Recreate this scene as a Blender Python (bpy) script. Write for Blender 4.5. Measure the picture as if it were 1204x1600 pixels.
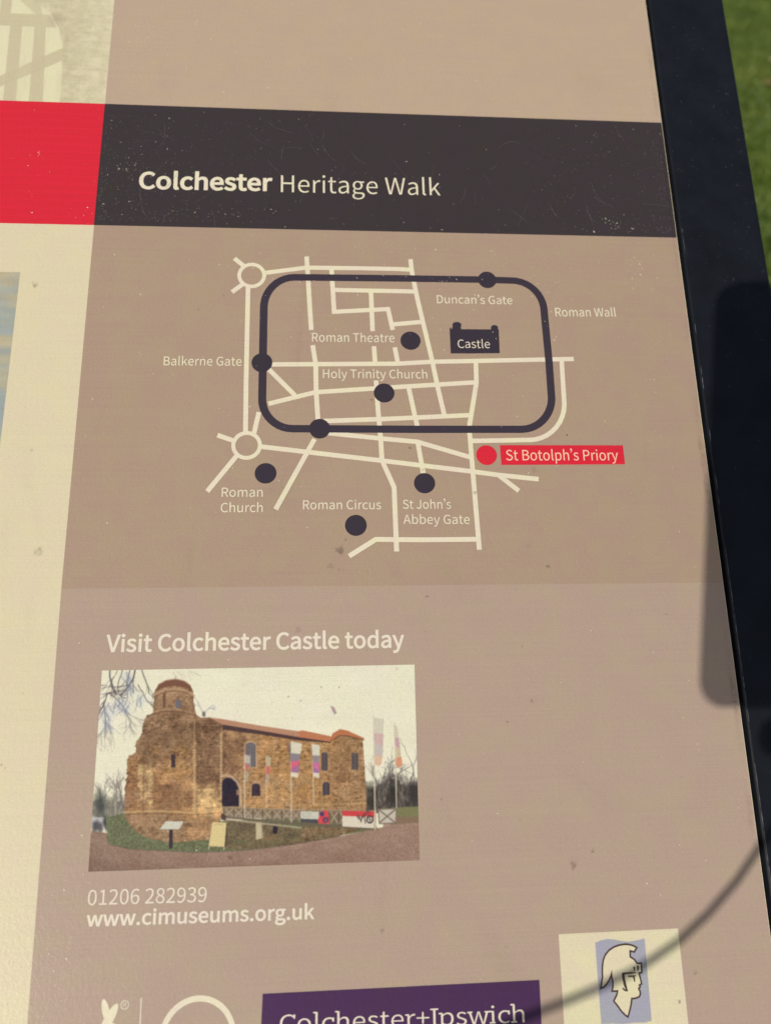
import bpy, bmesh, math, random
import numpy as np
from mathutils import Matrix, Vector
from mathutils.geometry import tessellate_polygon, delaunay_2d_cdt

for o in list(bpy.data.objects):
    bpy.data.objects.remove(o)
S = bpy.context.scene
COL = S.collection
RNG = random.Random(11)
NR = np.random.default_rng(5)

# ------------------------------------------------------------------ camera
# The board lies 30 degrees from the level; its print is laid out in millimetres on it.
H_BOARD, TILT = 0.92, math.radians(30)
BOARD = Matrix.Translation((0, 0, H_BOARD)) @ Matrix.Rotation(TILT, 4, 'X')
CAM_LOC = Vector((-0.018841, -0.194644, 1.118997))
C2W = Matrix(((0.997714, 0.002643, -0.067532), (-0.049115, 0.714755, -0.697648), (0.046425, 0.699370, 0.713251)))
cd = bpy.data.cameras.new('camera')
cam = bpy.data.objects.new('camera', cd)
COL.objects.link(cam)
cam.matrix_world = Matrix.Translation(CAM_LOC) @ C2W.to_4x4()
cd.sensor_fit = 'VERTICAL'
cd.sensor_height = 36.0
cd.sensor_width = 27.09
cd.lens = 25.875
cd.clip_start = 0.004
cd.clip_end = 2000
cd.dof.use_dof = True
cd.dof.focus_distance = 0.275
cd.dof.aperture_fstop = 8.0
S.camera = cam

# ------------------------------------------------------------------ light
SUN_DIR = Vector((0.554643, 0.698247, -0.452567))                     # the way the sunlight travels
elev = math.asin(-SUN_DIR.z)
world = bpy.data.worlds.new('World')
S.world = world
world.use_nodes = True
wn = world.node_tree.nodes
bg = wn['Background']
sky = wn.new('ShaderNodeTexSky')
sky.sky_type = 'NISHITA'
sky.sun_disc = False
sky.sun_elevation = elev
sky.sun_rotation = math.atan2(-SUN_DIR.x, -SUN_DIR.y)
sky.air_density = 1.0
sky.dust_density = 2.5
sky.ozone_density = 1.0
world.node_tree.links.new(sky.outputs[0], bg.inputs[0])
bg.inputs[1].default_value = 0.086
sd = bpy.data.lights.new('sun', 'SUN')
sd.energy = 3.65
sd.angle = math.radians(0.55)
sd.color = (1.0, 0.93, 0.83)
sun = bpy.data.objects.new('sun', sd)
COL.objects.link(sun)
sun.rotation_euler = SUN_DIR.to_track_quat('-Z', 'Y').to_euler()
sun.location = (-3, -4, 5)
S.view_settings.view_transform = 'Standard'
S.view_settings.look = 'None'
S.view_settings.exposure = 0.0
S.view_settings.gamma = 1.0

ROADS = [[[[-59.87,107.44],[-55.56,103.6]],1.88],[[[-60.36,91.99],[-56.11,95.67]],1.88],[[[-47.18,101.02],[-30.7,103.77],[-9.12,103.99],[6.8,103.98],[13.2,103.76]],1.88],[[[-30.47,109.0],[-28.39,75.57]],1.88],[[[-27.79,68.89],[-26.54,60.56],[-26.34,48.9],[-25.55,36.83]],1.88],[[[-20.25,103.5],[-19.21,83.83],[2.7,85.46],[4.41,76.07]],1.88],[[[5.09,68.39],[6.03,62.17]],1.88],[[[-19.69,93.75],[6.56,93.71],[14.5,93.66]],1.88],[[[-4.16,93.79],[-3.75,75.41]],1.88],[[[-3.31,68.78],[-2.92,60.67]],1.88],[[[-2.73,53.88],[-2.12,41.53],[-1.28,29.1],[-0.94,20.5],[3.5,9.72],[3.88,-15.27]],1.88],[[[4.12,78.5],[16.45,79.91]],1.88],[[[12.53,108.74],[12.91,103.04],[14.92,90.05],[17.17,77.91],[19.82,63.74],[21.71,51.81],[23.98,39.56]],1.88],[[[-44.97,60.31],[5.81,61.22],[19.97,62.23],[78.08,64.19]],1.88],[[[-45.19,58.52],[-34.52,47.2]],1.88],[[[-44.82,43.63],[-26.66,48.63],[0.48,50.78],[36.87,53.45]],1.88],[[[37.69,62.56],[37.48,53.34],[33.62,34.24]],1.88],[[[33.69,32.1],[34.3,11.95],[35.17,-14.8]],1.88],[[[10.21,50.87],[13.23,34.13]],1.88],[[[-23.51,36.58],[0.23,37.58],[33.99,39.41]],1.88],[[[-23.5,31.82],[0.07,29.37],[12.92,28.19],[33.53,21.91]],1.88],[[[-47.22,25.97],[-1.43,20.5],[34.5,16.04],[43.6,14.75],[59.88,12.99]],1.88],[[[44.34,14.49],[51.74,8.29]],1.88],[[[13.16,27.77],[14.89,15.24]],1.88],[[[72.99,63.7],[72.56,44.27],[72.13,41.62],[71.29,39.07],[70.07,36.67],[68.5,34.52],[66.63,32.66],[64.53,31.16],[62.26,30.06],[59.87,29.38],[57.45,29.14],[34.49,28.64]],1.88],[[[-53.96,94.26],[-53.61,51.89],[-53.28,31.67]],1.88],[[[-48.35,40.14],[-50.03,31.43]],1.88],[[[-63.91,30.58],[-57.73,28.34]],1.88],[[[-56.1,22.59],[-66.86,8.12]],1.88],[[[-26.85,29.18],[-41.26,1.13]],1.88],[[[-13.89,-16.93],[-3.82,-10.6],[13.8,-10.86],[35.26,-10.75]],1.88]]
WALL = [[-47.51,85.14],[-47.41,87.28],[-47.0,89.38],[-46.3,91.38],[-45.32,93.25],[-44.09,94.92],[-42.64,96.37],[-40.99,97.54],[-39.2,98.41],[-37.3,98.97],[-35.35,99.18],[6.7,99.57],[40.39,99.74],[54.43,99.58],[56.6,99.44],[58.7,98.93],[60.67,98.06],[62.46,96.86],[64.02,95.35],[65.32,93.58],[66.32,91.59],[67.0,89.43],[67.34,87.16],[67.34,84.84],[67.68,62.64],[67.52,46.71],[67.21,44.64],[66.61,42.62],[65.74,40.72],[64.6,38.96],[63.25,37.39],[61.7,36.06],[60.0,34.99],[58.19,34.2],[56.31,33.72],[54.41,33.55],[15.22,33.34],[-35.35,33.34],[-37.18,33.48],[-38.97,33.91],[-40.68,34.63],[-42.26,35.62],[-43.67,36.85],[-44.89,38.29],[-45.88,39.92],[-46.63,41.69],[-47.1,43.56],[-47.28,45.48]]
MARKERS = [[-47.7,61.0],[11.47,71.39],[0.38,48.54],[-24.94,33.4],[-45.34,15.26],[-11.28,-5.19],[15.21,11.36]]
GATE = [44.29,99.67]
RED = [39.88,22.77]
ROUNDS = [[-52.63,99.69],[-52.7,26.47]]
CASTLE = [[27.61,76.57],[27.74,77.43],[28.17,77.44],[28.24,76.87],[28.67,76.88],[28.71,77.74],[28.98,77.93],[28.75,78.79],[29.14,79.56],[29.94,79.96],[30.83,80.17],[31.69,79.89],[32.46,79.33],[32.51,78.47],[32.23,78.08],[32.34,76.84],[38.4,76.88],[44.64,76.93],[44.69,77.89],[45.09,78.67],[46.16,78.97],[47.29,78.61],[47.52,77.94],[47.47,77.17],[47.82,77.08],[47.63,66.33],[37.42,66.1],[27.61,65.97]]
REDLABEL = [[45.41,26.91],[94.74,27.01],[94.8,19.12],[45.53,18.77]]
MAP_TEXT = [["Duncan\u2019s Gate",[22.91,88.45],[54.36,88.52],3.67],["Roman Wall",[72.04,83.28],[97.73,83.65],3.93],["Roman Theatre",[-28.03,70.41],[5.07,70.59],3.86],["Balkerne Gate",[-85.72,59.42],[-55.56,59.61],3.75],["Holy Trinity Church",[-23.66,54.67],[17.81,54.91],3.74],["Roman",[-61.44,6.02],[-46.15,6.05],3.6],["Church",[-61.59,0.07],[-46.02,0.08],3.57],["Roman Circus",[-31.05,1.1],[-1.63,1.08],3.52],["St John\u2019s",[6.66,1.24],[25.08,1.19],3.53],["Abbey Gate",[6.68,-4.66],[32.02,-4.76],3.52]]
CASTLE_TEXT = ["Castle",[30.68,68.46],[43.8,68.58],3.65]
RED_TEXT = ["St Botolph\u2019s Priory",[47.58,20.66],[92.37,20.76],4.28]
HEAD1 = ["Colchester",[-100.27,139.19],[-45.07,139.8],8.49]
HEAD2 = ["Heritage Walk",[-41.5,139.59],[26.35,140.01],8.21]
VISIT = ["Visit Colchester Castle today",[-99.84,-50.85],[5.88,-50.79],6.13]
PHONE_NO = ["01206 282939",[-99.67,-131.87],[-61.52,-132.2],4.46]
WEB = ["www.cimuseums.org.uk",[-99.61,-138.21],[-26.18,-138.62],4.53]
SLAB = ["Colchester+Ipswich",[-36.99,-170.83],[41.96,-171.4],4.84]
PURPLE = [[-42.62,-159.74],[47.69,-159.43],[47.4,-179.43],[-43.22,-179.19]]
CARD = [[55.19,-146.15],[96.33,-145.89],[96.49,-181.65],[54.85,-182.46]]
CARDBLUE = [[67.4,-149.2],[69.32,-148.52],[71.85,-148.19],[74.14,-148.48],[76.97,-149.09],[79.26,-149.28],[81.8,-148.99],[84.46,-148.53],[84.18,-172.81],[82.04,-173.28],[78.29,-173.12],[74.5,-173.36],[70.78,-173.04],[67.25,-173.04]]
HEAD_PATH = [[81.47,-151.17],[80.47,-150.59],[79.17,-150.19],[77.64,-149.99],[75.7,-150.14],[73.73,-150.65],[71.91,-151.59],[70.54,-152.88],[69.69,-154.35],[69.24,-156.14],[69.01,-158.12],[68.97,-159.44],[68.49,-161.07],[68.09,-162.73],[69.16,-162.38],[70.19,-161.55],[71.05,-160.51],[71.84,-159.22],[72.21,-157.91],[72.09,-159.56],[72.33,-161.06],[72.2,-162.37],[71.78,-163.7],[73.62,-163.74],[73.24,-164.87],[72.07,-166.59],[73.16,-167.97],[74.31,-169.64],[75.51,-170.82],[76.36,-171.38],[77.2,-169.44],[77.82,-167.68],[78.19,-166.14],[79.6,-166.09],[80.79,-165.68],[81.25,-164.88],[81.13,-163.89],[80.81,-163.3],[81.37,-162.88],[81.18,-162.33],[81.95,-161.98],[81.73,-160.45],[81.41,-158.78],[82.42,-158.62],[82.51,-155.86],[81.1,-155.9],[80.24,-154.65],[78.94,-153.81],[79.09,-152.05],[80.51,-152.43]]
HEAD_LINES = [[[[75.71,-158.67],[77.91,-158.64],[80.49,-158.61]],0.55],[[[76.06,-158.56],[76.03,-160.22],[76.32,-162.05],[76.84,-163.84]],0.95],[[[75.33,-162.96],[76.24,-163.69],[77.14,-163.85]],0.5],[[[77.65,-159.59],[78.95,-159.59],[80.26,-159.48]],0.5],[[[79.43,-159.56],[79.6,-160.36],[79.69,-161.28]],0.6],[[[79.92,-156.81],[79.87,-158.14]],0.7],[[[81.23,-156.53],[81.15,-157.97]],0.8]]
PETALS = [[[-90.71,-165.92],[-90.98,-165.87],[-91.29,-165.65],[-91.61,-165.27],[-91.93,-164.75],[-92.23,-164.13],[-92.51,-163.42],[-92.74,-162.67],[-92.91,-161.92],[-93.02,-161.19],[-93.06,-160.53],[-93.02,-159.97],[-92.92,-159.53],[-92.75,-159.25],[-92.52,-159.14],[-92.24,-159.19],[-91.94,-159.42],[-91.61,-159.8],[-91.29,-160.32],[-90.99,-160.95],[-90.71,-161.66],[-90.48,-162.41],[-90.31,-163.17],[-90.2,-163.89],[-90.17,-164.55],[-90.2,-165.1],[-90.31,-165.53],[-90.48,-165.81]],[[-88.15,-160.59],[-87.92,-160.86],[-87.84,-161.36],[-87.9,-162.06],[-88.1,-162.93],[-88.44,-163.92],[-88.89,-164.98],[-89.43,-166.06],[-90.03,-167.11],[-90.66,-168.07],[-91.3,-168.89],[-91.91,-169.54],[-92.45,-169.98],[-92.91,-170.19],[-93.26,-170.17],[-93.49,-169.91],[-93.57,-169.42],[-93.52,-168.73],[-93.32,-167.88],[-92.99,-166.9],[-92.55,-165.84],[-92.02,-164.76],[-91.42,-163.71],[-90.78,-162.74],[-90.14,-161.9],[-89.52,-161.24],[-88.97,-160.79],[-88.5,-160.57]],[[-85.57,-170.74],[-85.82,-170.81],[-86.15,-170.75],[-86.56,-170.57],[-87.01,-170.28],[-87.49,-169.89],[-87.97,-169.43],[-88.43,-168.91],[-88.85,-168.37],[-89.2,-167.82],[-89.46,-167.3],[-89.63,-166.84],[-89.69,-166.45],[-89.65,-166.16],[-89.5,-165.97],[-89.25,-165.91],[-88.91,-165.97],[-88.5,-166.15],[-88.05,-166.44],[-87.57,-166.83],[-87.08,-167.29],[-86.62,-167.81],[-86.21,-168.36],[-85.86,-168.9],[-85.6,-169.42],[-85.43,-169.88],[-85.37,-170.27],[-85.41,-170.56]]]
RINGLOGO = [[-62.73,-171.46],12.12]
VLINE = [[-80.82,-159.29],[-80.63,-173.64]]
REG = [-85.85,-161.05]
PAINTCORNER = [[-144.17,99.17],[-144.06,25.12]]
BANDS = {"top":[[-162.0,180.87],[-117.11,181.28],[128.86,181.15]],"bot":[[-155.51,120.69],[-117.21,121.49],[127.99,121.97]],"left":[[-116.88,241.51],[-116.89,237.18],[-117.11,181.28],[-117.21,121.58],[-116.74,-28.37],[-115.46,-165.1]],"low":[[-116.75,-28.25],[128.9,-28.07]]}
PIC = [[-100.59,-57.11],[9.36,-56.86],[9.23,-121.89],[-100.21,-121.89]]
TIMBER = [[-166.4,234.42],[-111.12,237.5],[-107.06,175.77],[-159.91,173.63]]
SMUDGES = [[58.5,16.72,1.47],[34.45,7.53,0.98],[54.03,-13.44,1.1],[60.85,-21.36,0.86],[62.0,-124.94,1.47],[-17.49,-14.72,1.96],[-21.06,-20.73,1.47],[-126.35,-14.51,1.96],[-137.82,93.71,1.47],[42.0,-77.45,0.49],[-3.83,-142.87,0.98],[24.05,1.95,0.73],[72.53,31.22,0.49],[-131.39,-87.72,0.49],[-130.23,-88.78,0.49],[-32.6,-44.07,1.23],[14.68,16.54,0.73],[51.31,-70.33,0.73],[-54.16,-119.04,0.98],[-95.26,-69.65,0.73],[3.03,-58.24,0.73],[9.97,25.65,0.73],[104.65,-39.95,0.49],[-4.68,45.56,0.61],[78.73,-158.6,0.73],[100.6,-159.47,0.73],[94.09,-167.71,0.73],[49.08,-50.97,0.49],[69.09,-120.91,0.73]]
FLECKS = [[-101.43,216.7,22.1,17.9,60],[-82.26,224.73,29.4,20.4,40],[-7.78,234.07,19.6,10.2,10],[-105.16,146.96,14.7,22.9,70],[-77.97,129.2,36.8,7.7,40],[7.02,113.15,19.6,10.2,30],[25.31,98.53,29.4,15.3,60],[71.28,99.48,19.6,22.9,50],[110.24,103.34,12.2,20.4,60],[110.22,53.5,14.7,40.8,25],[101.56,128.0,14.7,6.4,50],[111.13,-86.01,14.7,25.5,14],[-142.39,155.11,22.1,17.9,22],[-124.25,124.84,14.7,7.7,14],[-43.69,130.18,14.7,5.1,8],[-39.82,52.03,14.7,22.9,16],[42.24,64.02,39.2,22.9,30],[-105.82,-147.58,3.7,20.4,40],[-116.29,-120.94,22.1,40.8,30],[14.53,190.9,22.1,7.7,4],[-32.73,97.32,44.1,10.2,16],[121.42,-25.54,9.8,15.3,10],[93.92,-131.83,24.5,22.9,14]]
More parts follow.
